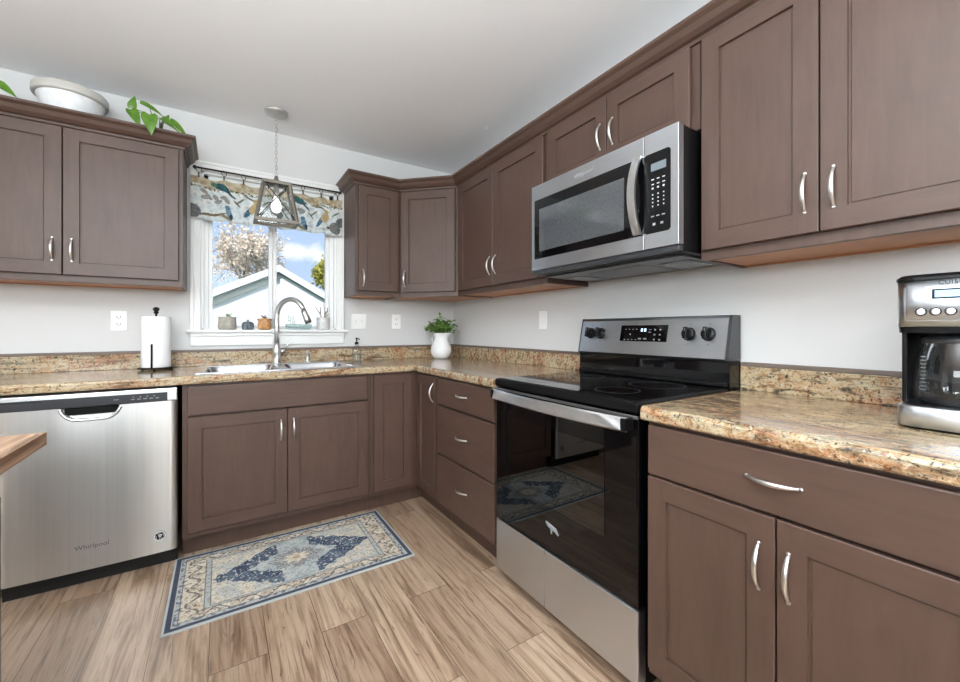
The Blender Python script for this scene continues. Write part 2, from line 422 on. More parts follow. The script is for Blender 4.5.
m = MB(FBACK); m.box(-1.888, -.915, -.04, .045, 1.128, 1.146, .005); m.build('window_sill', M['white'], win)
m = MB(FBACK); m.box(-1.868, -.937, 0.0005, .016, 1.045, 1.128, .003); m.box(-1.868, -.937, .016, .026, 1.105, 1.128, .004); m.build('window_apron', M['white'], win)

# ------------------------------------------------------------------ cabinet builders
def door(F, a0, a1, z0, z1, b0, b1, parent, name='door', s=.058):
    m = MB(F); m.mat(M['cab'])
    def rect(i, b, ja=0, jz=0): return [(a0 + i, b, z0 + i), (a1 - i, b, z0 + i), (a1 - i, b, z1 - i), (a0 + i, b, z1 - i)]
    m.loops([rect(0, b0), rect(0, b1 - .002), rect(.002, b1)], True, False)
    i = .002; ia, iz = a0 + s, z0 + s; ja, jz = a1 - s, z1 - s
    def quad(p): m.f([m.v(q) for q in p])
    quad([(a0 + i, b1, z0 + i), (ia, b1, z0 + i), (ia, b1, z1 - i), (a0 + i, b1, z1 - i)])
    quad([(ja, b1, z0 + i), (a1 - i, b1, z0 + i), (a1 - i, b1, z1 - i), (ja, b1, z1 - i)])
    m.mat(M['cabh'])
    quad([(ia, b1, z0 + i), (ja, b1, z0 + i), (ja, b1, iz), (ia, b1, iz)])
    quad([(ia, b1, jz), (ja, b1, jz), (ja, b1, z1 - i), (ia, b1, z1 - i)])
    m.mat(M['cab'])
    m.loops([rect(s, b1), rect(s + .001, b1 - .0085), rect(s + .005, b1 - .0085), rect(s + .007, b1 - .007)], False, True)
    bmesh.ops.remove_doubles(m.bm, verts=m.bm.verts[:], dist=1e-5)
    return m.build(name, None, parent)
def slab(F, a0, a1, z0, z1, b0, b1, parent, name='drawer'):
    m = MB(F); m.box(a0, a1, b0, b1, z0, z1, .004); return m.build(name, M['cabh'], parent)
def handle(F, a, b, z, parent, vertical=True, L=.112):
    m = MB(F); pts = []; rs = []
    for k in range(17):
        t = k / 16; s = (t - .5) * L; h = .026 * math.sin(PI * t) ** .75
        pts.append((a, b + h - .002, z + s) if vertical else (a + s, b + h - .002, z)); rs.append(.0036 + .0026 * math.sin(PI * t))
    m.tube(pts, rs, 8, .75, up=(1, 0, 0) if vertical else (0, 0, 1))
    for t in (-.5, .5):
        c = (a, b, z + t * L * .98) if vertical else (a + t * L * .98, b, z)
        m.lathe((c[0], c[1], c[2]), [(.0048, -.0005), (.0048, .002), (.003, .005)], 10, True, True, 'b')
    return m.build('handle', M['nickel'], parent)
def carcass(F, a0, a1, z0, z1, d, parent, upper=True, mids=(), rails=()):
    m = MB(F); t = .016; m.mat(M['cab'])
    bt = z0 + (.006 if upper else 0)
    m.box(a0, a0 + t, .001, d - .019, z0, z1); m.box(a1 - t, a1, .001, d - .019, z0, z1)
    m.box(a0, a0 + .04, d - .019, d, z0, z1, .001); m.box(a1 - .04, a1, d - .019, d, z0, z1, .001)
    m.box(a0 + .04, a1 - .04, d - .019, d, z0, z0 + .045, .001); m.box(a0 + .04, a1 - .04, d - .019, d, z1 - .045, z1, .001)
    for a in mids: m.box(a - .02, a + .02, d - .019, d, z0 + .045, z1 - .045)
    for z in rails: m.box(a0 + .04, a1 - .04, d - .019, d, z - .015, z + .015)
    if upper:
        m.box(a0 + t, a1 - t, .001, d - .019, z1 - t, z1)
        m.mat(M['raw']); m.box(a0 + t, a1 - t, .001, d - .019, bt, bt + .012)
        m.box(a0 + t, a1 - t, .001, .02, z0 + .001, bt)
    else:
        m.box(a0 + t, a1 - t, .001, d - .019, z0, z0 + t)
    m.mat(M['raw']); m.box(a0 + t, a1 - t, .001, .006, bt + .012, z1 - t)
    return m.build('carcass', None, parent)
UZ0, UZ1, UD = 1.385, 2.150, .300
D0, D1 = 1.418, 2.143
UB0, UB1 = .3005, .321
def upper(name, label, F, a0, a1, doors, hz=1.54, z0=UZ0, d0=D0, loc=None):
    t = thing(name, label, 'cabinet', loc if loc else F((a0 + a1) / 2, 0, z0), 'brown wall cabinets')
    carcass(F, a0, a1, z0, UZ1, UD, t, True, [ (doors[0][1] + doors[1][0]) / 2 ] if len(doors) > 1 else ())
    for (p, q, ha) in doors:
        dr = door(F, p, q, d0, D1, UB0, UB1, t); handle(F, ha, UB1, hz, dr)
    return t
up_l = upper('wall_cabinet', 'brown two-door wall cabinet left of the window with plants and a bowl on top', FBACK, -2.86, -1.884,
      [(-2.822, -2.362, -2.395), (-2.358, -1.903, -2.326)])
upper('wall_cabinet', 'narrow single-door brown wall cabinet just right of the window', FBACK, -.935, -.6125, [(-.914, -.632, -.884)], 1.505)
upper('wall_cabinet', 'two-door brown wall cabinet between the corner cabinet and the microwave', FRIGHT, .6125, 1.546,
      [(.645, 1.072, 1.043), (1.076, 1.53, 1.105)])
upper('wall_cabinet', 'short two-door brown wall cabinet directly above the microwave', FRIGHT, 1.549, 2.332,
      [(1.566, 1.936, 1.905), (1.940, 2.304, 1.971)], 1.985, 1.848, 1.858)
upper('wall_cabinet', 'tall two-door brown wall cabinet right of the microwave above the coffee maker', FRIGHT, 2.335, 3.06,
      [(2.346, 2.670, 2.64), (2.674, 3.03, 2.704)], 1.532)
# diagonal corner cabinet
t = thing('corner_wall_cabinet', 'angled single-door brown wall cabinet across the room corner', 'cabinet', (-.3, -.3, UZ0))
m = MB(); m.mat(M['cab'])
pent = [(-.001, -.001), (-.611, -.001), (-.611, -.30), (-.30, -.611), (-.001, -.611)]
def edge_panel(m, p, q, z0, z1, th):
    p, q = Vector(p), Vector(q); d = (q - p).normalized(); n = Vector((-d.y, d.x)) * th
    m.prism([tuple(p), tuple(q), tuple(q + n), tuple(p + n)], z0, z1)
for i in (1, 3): edge_panel(m, pent[i], pent[i + 1], UZ0, UZ1, .016)
m.F = FDIAG; DL = .4398
m.box(0, .045, -.019, 0, UZ0, UZ1); m.box(DL - .045, DL, -.019, 0, UZ0, UZ1); m.box(.045, DL - .045, -.019, 0, UZ0, UZ0 + .045); m.box(.045, DL - .045, -.019, 0, UZ1 - .045, UZ1)
m.F = FW
inner = [(-.006, -.006), (-.594, -.006), (-.594, -.29), (-.29, -.594), (-.006, -.594)]
m.prism(inner, UZ1 - .016, UZ1); m.mat(M['raw']); m.prism(inner, UZ0 + .006, UZ0 + .018)
m.build('carcass', None, t)
dr = door(FDIAG, .018, DL - .018, D0, D1, .0005, .021, t); handle(FDIAG, .047, .021, 1.515, dr)

# crown moulding
CP = [(-.016, UZ1 + .001), (.006, UZ1 + .001), (.010, UZ1 + .012), (.022, UZ1 + .017), (.036, UZ1 + .030), (.046, UZ1 + .048), (.056, UZ1 + .056), (.060, UZ1 + .060), (.060, UZ1 + .071), (-.016, UZ1 + .071)]
m = MB(); m.sweep([(-2.86, -.302), (-1.884, -.302), (-1.884, -.001)], CP)
m.build('crown_moulding', M['cabh'], up_l)
m = MB(); m.sweep([(-.935, -.001), (-.935, -.302), (-.611, -.302), (-.302, -.611), (-.302, -3.06)], CP)
tag(m.build('crown_moulding', M['cabh']), 'brown crown moulding along the top of the right-hand run of wall cabinets', 'moulding')

# ------------------------------------------------------------------ base cabinets
BD, BB0, BB1 = .610, .6105, .632
BZ0, BZ1 = .105, .876
DZ0, DZ1, RZ0, RZ1 = .135, .709, .717, .863
def toe(F, a0, a1, parent, d=.546):
    m = MB(F); m.box(a0, a1, d - .016, d, .0005, BZ0); return m.build('toe_kick', M['cab'], parent)
t = thing('base_cabinet', 'brown two-door base cabinet under the sink', 'cabinet', (-1.4, 0, 0))
carcass(FBACK, -1.868, -.927, BZ0, BZ1, BD, t, False, (-1.396,), (.713,)); toe(FBACK, -1.868, -.927, t)
slab(FBACK, -1.846, -.948, RZ0, RZ1, BB0, BB1, t, 'false_drawer_front')
dr = door(FBACK, -1.846, -1.398, DZ0, DZ1, BB0, BB1, t); handle(FBACK, -1.428, BB1, .595, dr)
dr = door(FBACK, -1.394, -.948, DZ0, DZ1, BB0, BB1, t); handle(FBACK, -1.364, BB1, .595, dr)
# corner base cabinet with two doors meeting at the inside corner
t = thing('corner_base_cabinet', 'brown corner base cabinet with two narrow doors meeting at the inside corner', 'cabinet', (-.45, -.45, 0))
m = MB(); m.mat(M['cab'])
m.box(-.925, -.909, -.61, -.001, BZ0, BZ1); m.box(-.909, -.61, -.61, -.594, BZ0, BZ1); m.box(-.61, -.594, -.925, -.594, BZ0, BZ1); m.box(-.61, -.001, -.943, -.927, BZ0, BZ1)
m.box(-.909, -.594, -.594, -.001, BZ0, BZ0 + .016); m.box(-.594, -.001, -.927, -.001, BZ0, BZ0 + .016)
m.build('carcass', None, t)
m = MB(); m.box(-.925, -.546, -.546, -.530, .0005, BZ0); m.box(-.546, -.530, -.943, -.530, .0005, BZ0); m.build('toe_kick', M['cab'], t)
door(FBACK, -.907, -.655, DZ0, RZ1, BB0, BB1, t)
dr = door(FRIGHT, .655, .918, DZ0, RZ1, BB0, BB1, t, s=.052); handle(FRIGHT, .893, BB1, .765, dr)
# drawer stack
t = thing('drawer_cabinet', 'brown three-drawer base cabinet left of the stove', 'cabinet', (0, -1.25, 0))
carcass(FRIGHT, .945, 1.556, BZ0, BZ1, BD, t, False, (), (.42, .704)); toe(FRIGHT, .945, 1.556, t)
for z0, z1, hz in ((.135, .413, .285), (.424, .699, .565), (.710, .863, .79)):
    dr = slab(FRIGHT, .950, 1.540, z0, z1, BB0, BB1, t); handle(FRIGHT, 1.235, BB1, hz, dr, False)
# right base
t = thing('base_cabinet', 'brown base cabinet with one wide drawer over two doors, right of the stove', 'cabinet', (0, -2.7, 0))
carcass(FRIGHT, 2.345, 3.05, BZ0, BZ1, BD, t, False, (2.688,), (.713,)); toe(FRIGHT, 2.345, 3.05, t)
dr = slab(FRIGHT, 2.355, 3.03, RZ0, RZ1, BB0, BB1, t); handle(FRIGHT, 2.682, BB1, .793, dr, False)
dr = door(FRIGHT, 2.355, 2.686, DZ0, DZ1, BB0, BB1, t); handle(FRIGHT, 2.653, BB1, .586, dr)
dr = door(FRIGHT, 2.690, 3.03, DZ0, DZ1, BB0, BB1, t); handle(FRIGHT, 2.714, BB1, .586, dr)
# cabinet left of the dishwasher (only its edge could be seen)
t = thing('base_cabinet', 'brown base cabinet left of the dishwasher, at the frame edge', 'cabinet', (-2.75, 0, 0))
carcass(FBACK, -3.0, -2.495, BZ0, BZ1, BD, t, False, (), (.713,)); toe(FBACK, -3.0, -2.495, t)
slab(FBACK, -2.985, -2.51, RZ0, RZ1, BB0, BB1, t); door(FBACK, -2.985, -2.51, DZ0, DZ1, BB0, BB1, t)

# ------------------------------------------------------------------ countertops
CZ0, CZ1 = .8765, .917
NOSE = [(-.04, CZ0), (-.004, CZ0), (0, CZ0 + .005), (0, CZ1 - .012), (-.004, CZ1 - .004), (-.012, CZ1), (-.04, CZ1)]
SX0, SX1, SY0, SY1 = -1.80, -.99, -.585, -.075      # sink cut-out
t = thing('countertop', 'long L-shaped granite-look countertop running from the sink to the stove', 'countertop', (-1.4, -.3, CZ0))
m = MB()
for b in ((-3.0, SX0, -.608, -.001), (SX1, -.001, -.608, -.001), (SX0, SX1, -.608, SY0), (SX0, SX1, SY1, -.001), (-.608, -.001, -1.562, -.608)):
    m.mat(M['granite_y'] if b[3] == -.608 and b[1] == -.001 and b[2] < -1 else M['granite'])
    m.box(b[0], b[1], b[2], b[3], CZ0, CZ1)
m.mat(M['granite']); m.sweep([(-3.0, -.648), (-.648, -.648), (-.648, -1.562)], NOSE)
m.build('slab', None, t)
m = MB(); m.box(-3.0, -.001, -.019, -.001, CZ1, 1.006, .003); m.box(-.019, -.001, -1.562, -.019, CZ1, 1.006, .003); m.build('backsplash', M['granite'], t)
m = MB(); m.box(-3.0, -.001, -.014, -.001, 1.006, 1.022, .003); m.box(-.014, -.001, -1.562, -.014, 1.006, 1.022, .003); m.build('trim_strip', M['trimstrip'], t)
t = thing('countertop', 'short granite-look countertop right of the stove, holding the coffee maker', 'countertop', (-.3, -2.7, CZ0))
m = MB(); m.box(-.608, -.001, -3.06, -2.342, CZ0, CZ1); m.sweep([(-.648, -2.342), (-.648, -3.06)], NOSE); m.build('slab', M['granite_y'], t)
m = MB(); m.box(-.019, -.001, -3.06, -2.3325, CZ1, 1.006, .003); m.build('backsplash', M['granite_y'], t)
m = MB(); m.box(-.014, -.001, -3.06, -2.3325, 1.006, 1.022, .003); m.build('trim_strip', M['trimstrip'], t)

# ------------------------------------------------------------------ sink and faucet
t = thing('kitchen_sink', 'stainless steel double-bowl sink set in the countertop below the window', 'sink', (-1.395, -.33, CZ1))
def rrect(x0, x1, y0, y1, r, z, n=6):
    P = []
    for cx, cy, a in ((x1 - r, y1 - r, 0), (x0 + r, y1 - r, 90), (x0 + r, y0 + r, 180), (x1 - r, y0 + r, 270)):
        for k in range(n + 1):
            q = math.radians(a + 90 * k / n); P.append((cx + r * math.cos(q), cy + r * math.sin(q), z))
    return P
bowls = ((-1.775, -1.425), (-1.375, -1.015))
m = MB()
rz = CZ1 + .0065
m.box(-1.818, -1.775, -.598, -.055, CZ1 + .0004, rz, .002); m.box(-1.015, -.972, -.598, -.055, CZ1 + .0004, rz, .002)
m.box(-1.775, -1.015, -.598, -.555, CZ1 + .0004, rz, .002); m.box(-1.775, -1.015, -.155, -.055, CZ1 + .0004, rz, .002); m.box(-1.425, -1.375, -.555, -.155, CZ1 + .0004, rz, .002)
m.build('rim', M['sinksteel'], t)
for x0, x1 in bowls:
    m = MB(); c = [rrect(x0 - .004, x1 + .004, -.559, -.151, .05, rz - .002), rrect(x0 + .004, x1 - .004, -.551, -.159, .06, rz - .02), rrect(x0 + .014, x1 - .014, -.541, -.169, .07, .76), rrect(x0 + .04, x1 - .04, -.515, -.195, .07, .735)]
    m.loops(c, False, True, True); b = m.build('basin', M['sinksteel'], t, recalc=False)
    m = MB(); m.lathe(((x0 + x1) / 2, -.355, .735), [(.042, .0005), (.042, .004), (.03, .004), (.028, .001)], 20, True, True); m.build('drain', M['chrome'], b)
t = thing('faucet', 'tall stainless gooseneck faucet behind the sink', 'faucet', (-1.395, -.105, rz))
m = MB(); m.lathe((-1.395, -.105, rz), [(.03, .0005), (.03, .006), (.024, .012), (.022, .05), (.024, .055), (.024, .105), (.019, .115), (.017, .135)], 20, True, True); m.build('body', M['nickel'], t)
m = MB(); dx, dy = .70, -.71; pts = [(-1.395, -.105, rz + .13), (-1.395, -.105, 1.15), (-1.395, -.105, 1.22)]
R = .105
for k in range(1, 17):
    q = PI * (1 - k / 17 * .93); u = R + R * math.cos(q); pts.append((-1.395 + dx * u, -.105 + dy * u, 1.23 + R * 1.12 * math.sin(q)))
m.tube(pts, [.016] * len(pts), 12, up=(1, 1, 0)); m.build('neck', M['nickel'], t)
m = MB(); e = Vector(pts[-1]); d = (Vector(pts[-1]) - Vector(pts[-2])).normalized()
m.tube([e, e + d * .02, e + d * .06, e + d * .085], [.0165, .018, .021, .0225], 14); sh = m.build('spray_head', M['nickel'], t)
m = MB(); m.tube([e + d * .085, e + d * .092], [.020, .019], 14); m.build('nozzle', M['darkgrey'], sh)
m = MB(); m.tube([(-1.370, -.105, rz + .08), (-1.345, -.105, rz + .083)], .011, 10); m.tube([(-1.350, -.105, rz + .083), (-1.335, -.112, rz + .115), (-1.325, -.118, rz + .15)], [.006, .005, .0045], 8); m.build('lever', M['nickel'], t)
t = thing('soap_dispenser', 'small nickel soap dispenser on the sink deck right of the faucet', 'soap dispenser', (-1.20, -.085, rz))
m = MB(); m.lathe((-1.20, -.085, rz), [(.018, .0005), (.018, .008), (.011, .014), (.010, .05), (.013, .055), (.013, .075), (.004, .08)], 14, True, True); m.build('body', M['nickel'], t)
m = MB(); m.tube([(-1.20, -.085, rz + .067), (-1.20, -.12, rz + .072), (-1.20, -.145, rz + .062)], .006, 8); m.build('nozzle', M['nickel'], t)

# ------------------------------------------------------------------ dishwasher
DX0, DX1 = -2.482, -1.884
t = thing('dishwasher', 'stainless steel dishwasher with black control strip, left of the sink cabinet', 'dishwasher', ((DX0 + DX1) / 2, 0, 0))
m = MB(FBACK); m.box(DX0 + .004, DX1 - .004, .02, .60, .09, .868); m.build('tub_housing', M['black'], t)
m = MB(FBACK); m.box(DX0 + .004, DX1 - .004, .55, .585, .0005, .085); m.build('toe_kick', M['blackmat'], t)
def bowb(x):
    u = (x - DX0) / (DX1 - DX0) * 2 - 1
    return .655 - .006 * u * u - (.010 * max(0, abs(u) - .94) / .06)
# door skin with a pocket recess
m = MB(FBACK); NX, NZ = 48, 24
PXc, PZ0, PZ1, PW = -2.190, .752, .803, .096
def pocket(x, z):
    u = (x - PXc) / PW
    if abs(u) >= 1 or z > PZ1 or z < PZ0: return 0
    low = PZ0 + (PZ1 - PZ0) * (abs(u) ** 5) * .9
    return 1 if z > low else 0
zs = [.085, .1, .2, .3, .4, .5, .6, .7] + [PZ0 - .004 + (PZ1 + .002 - PZ0 + .004) * k / 16 for k in range(17)]
xs = sorted(set([DX0 + (DX1 - DX0) * k / 60 for k in range(61)] + [PXc + PW * k / 24 for k in range(-26, 27)]))
rows = [[m.v((x, bowb(x) - .022 * pocket(x, z), z)) for x in xs] for z in zs]
for A, B in zip(rows, rows[1:]):
    for i in range(len(xs) - 1): m.f([A[i], A[i + 1], B[i + 1], B[i]], True)
for i in range(len(xs) - 1):
    pass
back = [[m.v((x, .602, z)) for x in (DX0, DX1)] for z in (zs[0], zs[-1])]
m.f([rows[0][0], rows[0][-1], back[0][1], back[0][0]]); m.f([r[0] for r in rows] + [back[1][0], back[0][0]]); m.f([r[-1] for r in rows] + [back[1][1], back[0][1]])
dw = m.build('door', M['steel_dw'], t, recalc=True)
m = MB(FBACK)
ring = [(PXc + PW * 1.03 * math.cos(q) * (1 if True else 0), 0, 0) for q in ()]
pts = [(PXc + PW * 1.04 * u, bowb(PXc) + .0005, PZ0 - .003 + (PZ1 - PZ0) * (abs(u) ** 5) * .95) for u in [k / 14 for k in range(-14, 15)]]
m.tube(pts, .0065, 8, up=(0, 0, 1)); m.build('pocket_lip', M['steel_h'], dw)
m = MB(FBACK); m.box(PXc - PW * .93, PXc + PW * .93, .636, .642, .770, .802, .004); m.build('pocket_grip', M['black'], dw)
m = MB(FBACK); m.box(DX0, DX1, .602, .652, .806, .866, .004); m.build('top_rail', M['steel_h'], t)
m = MB(FBACK); m.box(DX0 + .003, -1.922, .650, .6545, .807, .848, .001); cp = m.build('control_strip', M['darkgrey'], t)
m = MB(FBACK)
for k in range(5): m.box(-2.055 + .022 * k, -2.042 + .022 * k, .6545, .6552, .822, .8255)
m.box(-2.115, -2.098, .6545, .6552, .826, .829)
m.build('control_marks', M['grey'], cp)
m = MB(FBACK)
for k in range(4): m.box(-2.05 + .025 * k, -2.044 + .025 * k, .6545, .6552, .833, .836)
m.build('indicator_marks', M['grey'], cp)
m = MB(FBACK); m.box(-2.47, -2.345, .6545, .6555, .839, .844); m.build('vent_slot', M['blackmat'], cp)
m = MB(FBACK); m.text('Whirlpool', .027, -2.187, .6552, .187, .0006); m.build('brand_lettering', M['etched'], dw)
m = MB(FBACK); m.mat(M['black']); m.lathe((-1.951, .6515, .165), [(.0235, 0), (.0235, .002), (.022, .0028)], 28, True, True, 'b', False)
m.mat(M['markw']); m.lathe((-1.951, .6543, .165), [(.0225, 0), (.0225, .0005), (.0185, .0005), (.0185, 0)], 28, False, False, 'b', False)
for k in range(12):
    if k % 3 == 2: continue
    q = 2 * PI * k / 12; m.box(-1.951 + .0145 * math.cos(q) - .0016, -1.951 + .0145 * math.cos(q) + .0016, .6543, .6549, .165 + .0145 * math.sin(q) - .0016, .165 + .0145 * math.sin(q) + .0016)
for dz, w in ((.004, .009), (-.0012, .007), (-.006, .005)): m.box(-1.951 - w * .7, -1.951 + w, .6543, .655, .165 + dz, .165 + dz + .0028)
m.build('round_badge', None, dw)

# ------------------------------------------------------------------ range
RA0, RA1 = 1.572, 2.331
t = thing('stove', 'freestanding stainless and black glass-top electric stove', 'stove', (0, -(RA0 + RA1) / 2, 0))
m = MB(FRIGHT); m.box(RA0 + .004, RA1 - .004, .03, .60, .06, .890); m.box(RA0 + .03, RA1 - .03, .08, .58, .0005, .06); m.build('body', M['black'], t)
m = MB(FRIGHT); m.box(RA0, RA1, .10, .648, .890, .9235, .006); ck = m.build('cooktop_frame', M['black'], t)
m = MB(FRIGHT); m.box(RA0 + .012, RA1 - .012, .11, .632, .9236, .9262, .001); gl = m.build('glass_surface', M['blackgl'], ck)
for a, b, r in ((RA0 + .2, .25, .075), (RA0 + .2, .49, .105), (RA1 - .2, .25, .105), (RA1 - .2, .49, .08)):
    m = MB(FRIGHT); m.lathe((a, b, .9263), [(r, 0), (r, .0003), (r - .003, .0003), (r - .003, 0)], 40, False, False); m.build('burner_ring', M['darkgrey'], gl)
# backguard
m = MB(FRIGHT)
prof = [(.012, .905), (.095, .905), (.095, 1.028), (.012, 1.028)]
m.loops([[(RA0 + .002, b, z) for b, z in prof], [(RA1, b, z) for b, z in prof]]); bg = m.build('backguard', M['blackgl'], t)
m = MB(FRIGHT); m.box(RA0 + .002, RA1 - .002, .09, .104, 1.022, 1.034, .003); m.box(RA0 + .006, RA1 - .006, .09, .110, .928, .944, .004); m.build('ledge', M['black'], bg)
def slope(z): return .112 - (z - 1.034) * .22
m = MB(FRIGHT)
prof = [(.012, 1.034), (slope(1.034), 1.034), (slope(1.19), 1.19), (slope(1.19) - .006, 1.199), (.012, 1.199)]
m.loops([[(RA0 + .012, b, z) for b, z in prof], [(RA1 - .012, b, z) for b, z in prof]])
pn = m.build('control_panel', M['steel_y'], t)
prof2 = [(.012, 1.030), (slope(1.034) - .004, 1.030), (slope(1.19) - .004, 1.196), (slope(1.19) - .010, 1.203), (.012, 1.203)]
for a0, a1 in ((RA0, RA0 + .012), (RA1 - .012, RA1)):
    m = MB(FRIGHT); m.loops([[(a0, b, z) for b, z in prof2], [(a1, b, z) for b, z in prof2]]); m.build('end_cap', M['darkgrey'], pn)
m = MB(FRIGHT); m.box(RA0 + .012, RA1 - .012, .012, slope(1.19) - .006, 1.199, 1.203); m.build('top_strip', M['darkgrey'], pn)
class PF:
    pass
def FPANEL(a, b, z):                                 # b measured out of the sloping control panel
    return FRIGHT(a, slope(z) + b, z + b * .22)
a0, a1, z0, z1 = 1.834, 2.076, 1.093, 1.167
m = MB(FPANEL); m.box(a0, a1, .0, .003, z0, z1, .001); dp = m.build('display_panel', M['blackgl'], pn)
m = MB(FPANEL); m.mat(M['digit'])
for a in (1.945, 1.962): m.box(a, a + .0095, .003, .0036, 1.138, 1.151)
m.build('clock_digits', None, dp); m = MB(FPANEL)
m.mat(M['grey'])
for i in range(2):
    for k in range(3): m.box(2.012 + .026 * i, 2.020 + .026 * i, .003, .0036, 1.099 + .022 * k, 1.105 + .022 * k)
for k in range(4): m.box(1.858 + .02 * k, 1.866 + .02 * k, .003, .0036, 1.099, 1.1015); m.box(1.858 + .02 * k, 1.866 + .02 * k, .003, .0036, 1.147, 1.1495)
m.box(1.886, 1.892, .003, .0036, 1.122, 1.128); m.box(1.935, 1.950, .003, .0036, 1.102, 1.108); m.box(1.962, 1.978, .003, .0036, 1.102, 1.108)
m.box(1.985, 1.998, .003, .0036, 1.134, 1.136); m.box(1.985, 1.998, .003, .0036, 1.145, 1.147)
m.build('display_marks', None, dp)
for a in (1.648, 1.714, 2.172, 2.252):
    m = MB(FPANEL); z = 1.128; m.mat(M['black'])
    m.lathe((a, 0, z), [(.027, .0005), (.027, .006), (.0235, .010), (.022, .022), (.020, .024)], 24, True, True, 'b', False)
    m.box(a - .008, a + .008, .012, .038, z - .0235, z + .0235, .003)
    k = m.build('knob', None, pn)
    m = MB(FPANEL); m.box(a - .001, a + .001, .038, .0385, z + .006, z + .018); m.build('pointer', M['grey'], k)
    for q in (1.169, 1.088):
        m = MB(FPANEL); m.box(a - .003, a + .003, .0, .0006, q - .001, q + .001); m.build('tick_mark', M['darkgrey'], pn)
# oven door, window, handle, drawer
m = MB(FRIGHT); m.box(RA0 + .003, RA1 - .003, .600, .641, .292, .884, .004); od = m.build('oven_door', M['blackgl'], t)
m = MB(FRIGHT); m.box(RA0 + .115, RA1 - .130, .641, .6425, .462, .765, .0006); m.build('oven_window', M['ovenglass'], od)
m = MB(FRIGHT); m.box(RA0 + .003, RA1 - .003, .625, .644, .872, .882, .001); m.build('door_trim', M['steel_y'], od)
m = MB(FRIGHT); P = []
for k in range(25):
    u = k / 24 * 2 - 1; a = (RA0 + RA1) / 2 + u * .360; b = .703 - .022 * u * u
    P.append([(a, b - .012, .834), (a, b - .003, .836), (a, b + .003, .842), (a, b - .004, .874), (a, b - .007, .879), (a, b - .012, .880)])
m.loops(P, True, True, False); hb = m.build('handle', M['strap'], od)
for a in (RA0 + .020, RA1 - .034):
    m = MB(FRIGHT); m.box(a, a + .016, .641, .686, .838, .877, .003); m.build('handle_bracket', M['black'], hb)
m = MB(FRIGHT); m.box(RA0 + .003, RA1 - .003, .600, .641, .055, .284, .004); sd = m.build('storage_drawer', M['steel_y'], t)
m = MB(FRIGHT); m.box(1.9035, 1.9065, .6411, .6414, .058, .281); m.build('drawer_seam', M['grey'], sd)
m = MB(FRIGHT); m.mat(M['grey'])
m.tube([(1.915, .6425, .400), (1.930, .6425, .392), (1.950, .6425, .388), (1.968, .6425, .385), (1.985, .6425, .372)], [.004, .009, .010, .010, .004], 6, .15, up=(0, 0, 1))
m.tube([(1.945, .6425, .385), (1.947, .6425, .364)], .005, 6, .3, up=(1, 0, 0)); m.build('door_emblem', None, od)

# ------------------------------------------------------------------ microwave
MA0, MA1, MZ0, MZ1, MF = 1.570, 2.328, 1.434, 1.842, .425
t = thing('microwave', 'stainless over-the-range microwave mounted above the stove', 'microwave', (0, -(MA0 + MA1) / 2, MZ0 - .03))
m = MB(FRIGHT); m.box(MA0 + .002, MA1 - .002, .002, .395, MZ0 - .022, MZ1, .003); m.build('body', M['black'], t)
m = MB(FRIGHT); m.box(MA0 + .004, MA1 - .004, .395, .418, MZ0 - .020, MZ0 - .001, .002); m.build('lower_grille', M['darkgrey'], t)
m = MB(FRIGHT); m.mat(M['darkgrey']); m.box(MA0 + .03, MA1 - .03, .02, .36, MZ0 - .030, MZ0 - .0225)
m.mat(M['lcd'])
m.box(MA0 + .06, MA0 + .17, .08, .26, MZ0 - .033, MZ0 - .0302); m.box(MA1 - .19, MA1 - .06, .08, .26, MZ0 - .033, MZ0 - .0302)
m.mat(M['grey'])
for k in range(22): m.box(MA0 + .24 + .014 * k, MA0 + .247 + .014 * k, .08, .30, MZ0 - .033, MZ0 - .0302)
m.build('vent_underside', None, t)
SA = 2.197
m = MB(FRIGHT); m.box(MA0, SA - .0012, .3955, MF, MZ0, MZ1, .001); dr = m.build('door', M['steel_y'], t)
m = MB(FRIGHT); m.box(SA + .0012, MA1, .3955, MF, MZ0, MZ1, .001); kp = m.build('keypad_frame', M['steel_y'], t)
m = MB(FRIGHT); m.box(SA - .0011, SA + .0011, .397, MF - .0008, MZ0 + .001, MZ1 - .001); m.build('door_gap_shade', M['blackmat'], t)  # black strip set in the seam so it reads as a shaded gap
m = MB(FRIGHT); m.loops([[(p[0], MF - .001, p[1]) for p in [(x, y) for x, y, _ in rrect(MA0 + .022, SA - .001, 1.487, 1.770, .006, 0)]], [(p[0], MF + .0015, p[1]) for p in [(x, y) for x, y, _ in rrect(MA0 + .022, SA - .001, 1.487, 1.770, .006, 0)]]])
dg = m.build('door_glass', M['blackgl'], dr)
m = MB(FRIGHT); m.box(MA0 + .058, SA - .085, MF + .0015, MF + .0024, 1.522, 1.722, .0004)
t2 = NT('perforated_screen'); vo = t2.add('ShaderNodeTexVoronoi'); vo.inputs['Scale'].default_value = 320; t2.l.new(t2.coord(), vo.inputs['Vector'])
t2.set(color=t2.ramp(vo.outputs['Distance'], [(.2, S(40, 42, 44)), (.5, S(84, 87, 90))]), rough=.08, coat=1, coatr=.03); M['screen'] = t2.m
m.build('viewing_window', M['screen'], dg)
m = MB(FRIGHT); m.loops([[(x, MF - .001, y) for x, y, _ in rrect(SA + .001, MA1 - .028, 1.487, 1.770, .012, 0)], [(x, MF + .0015, y) for x, y, _ in rrect(SA + .001, MA1 - .028, 1.487, 1.770, .012, 0)]])
kg = m.build('keypad', M['black'], kp)
m = MB(FRIGHT); m.box(2.226, 2.284, MF + .0015, MF + .0022, 1.705, 1.732); m.build('display', M['lcd'], kg)
m = MB(FRIGHT); m.mat(M['markw'])
b0, b1 = MF + .0015, MF + .0022
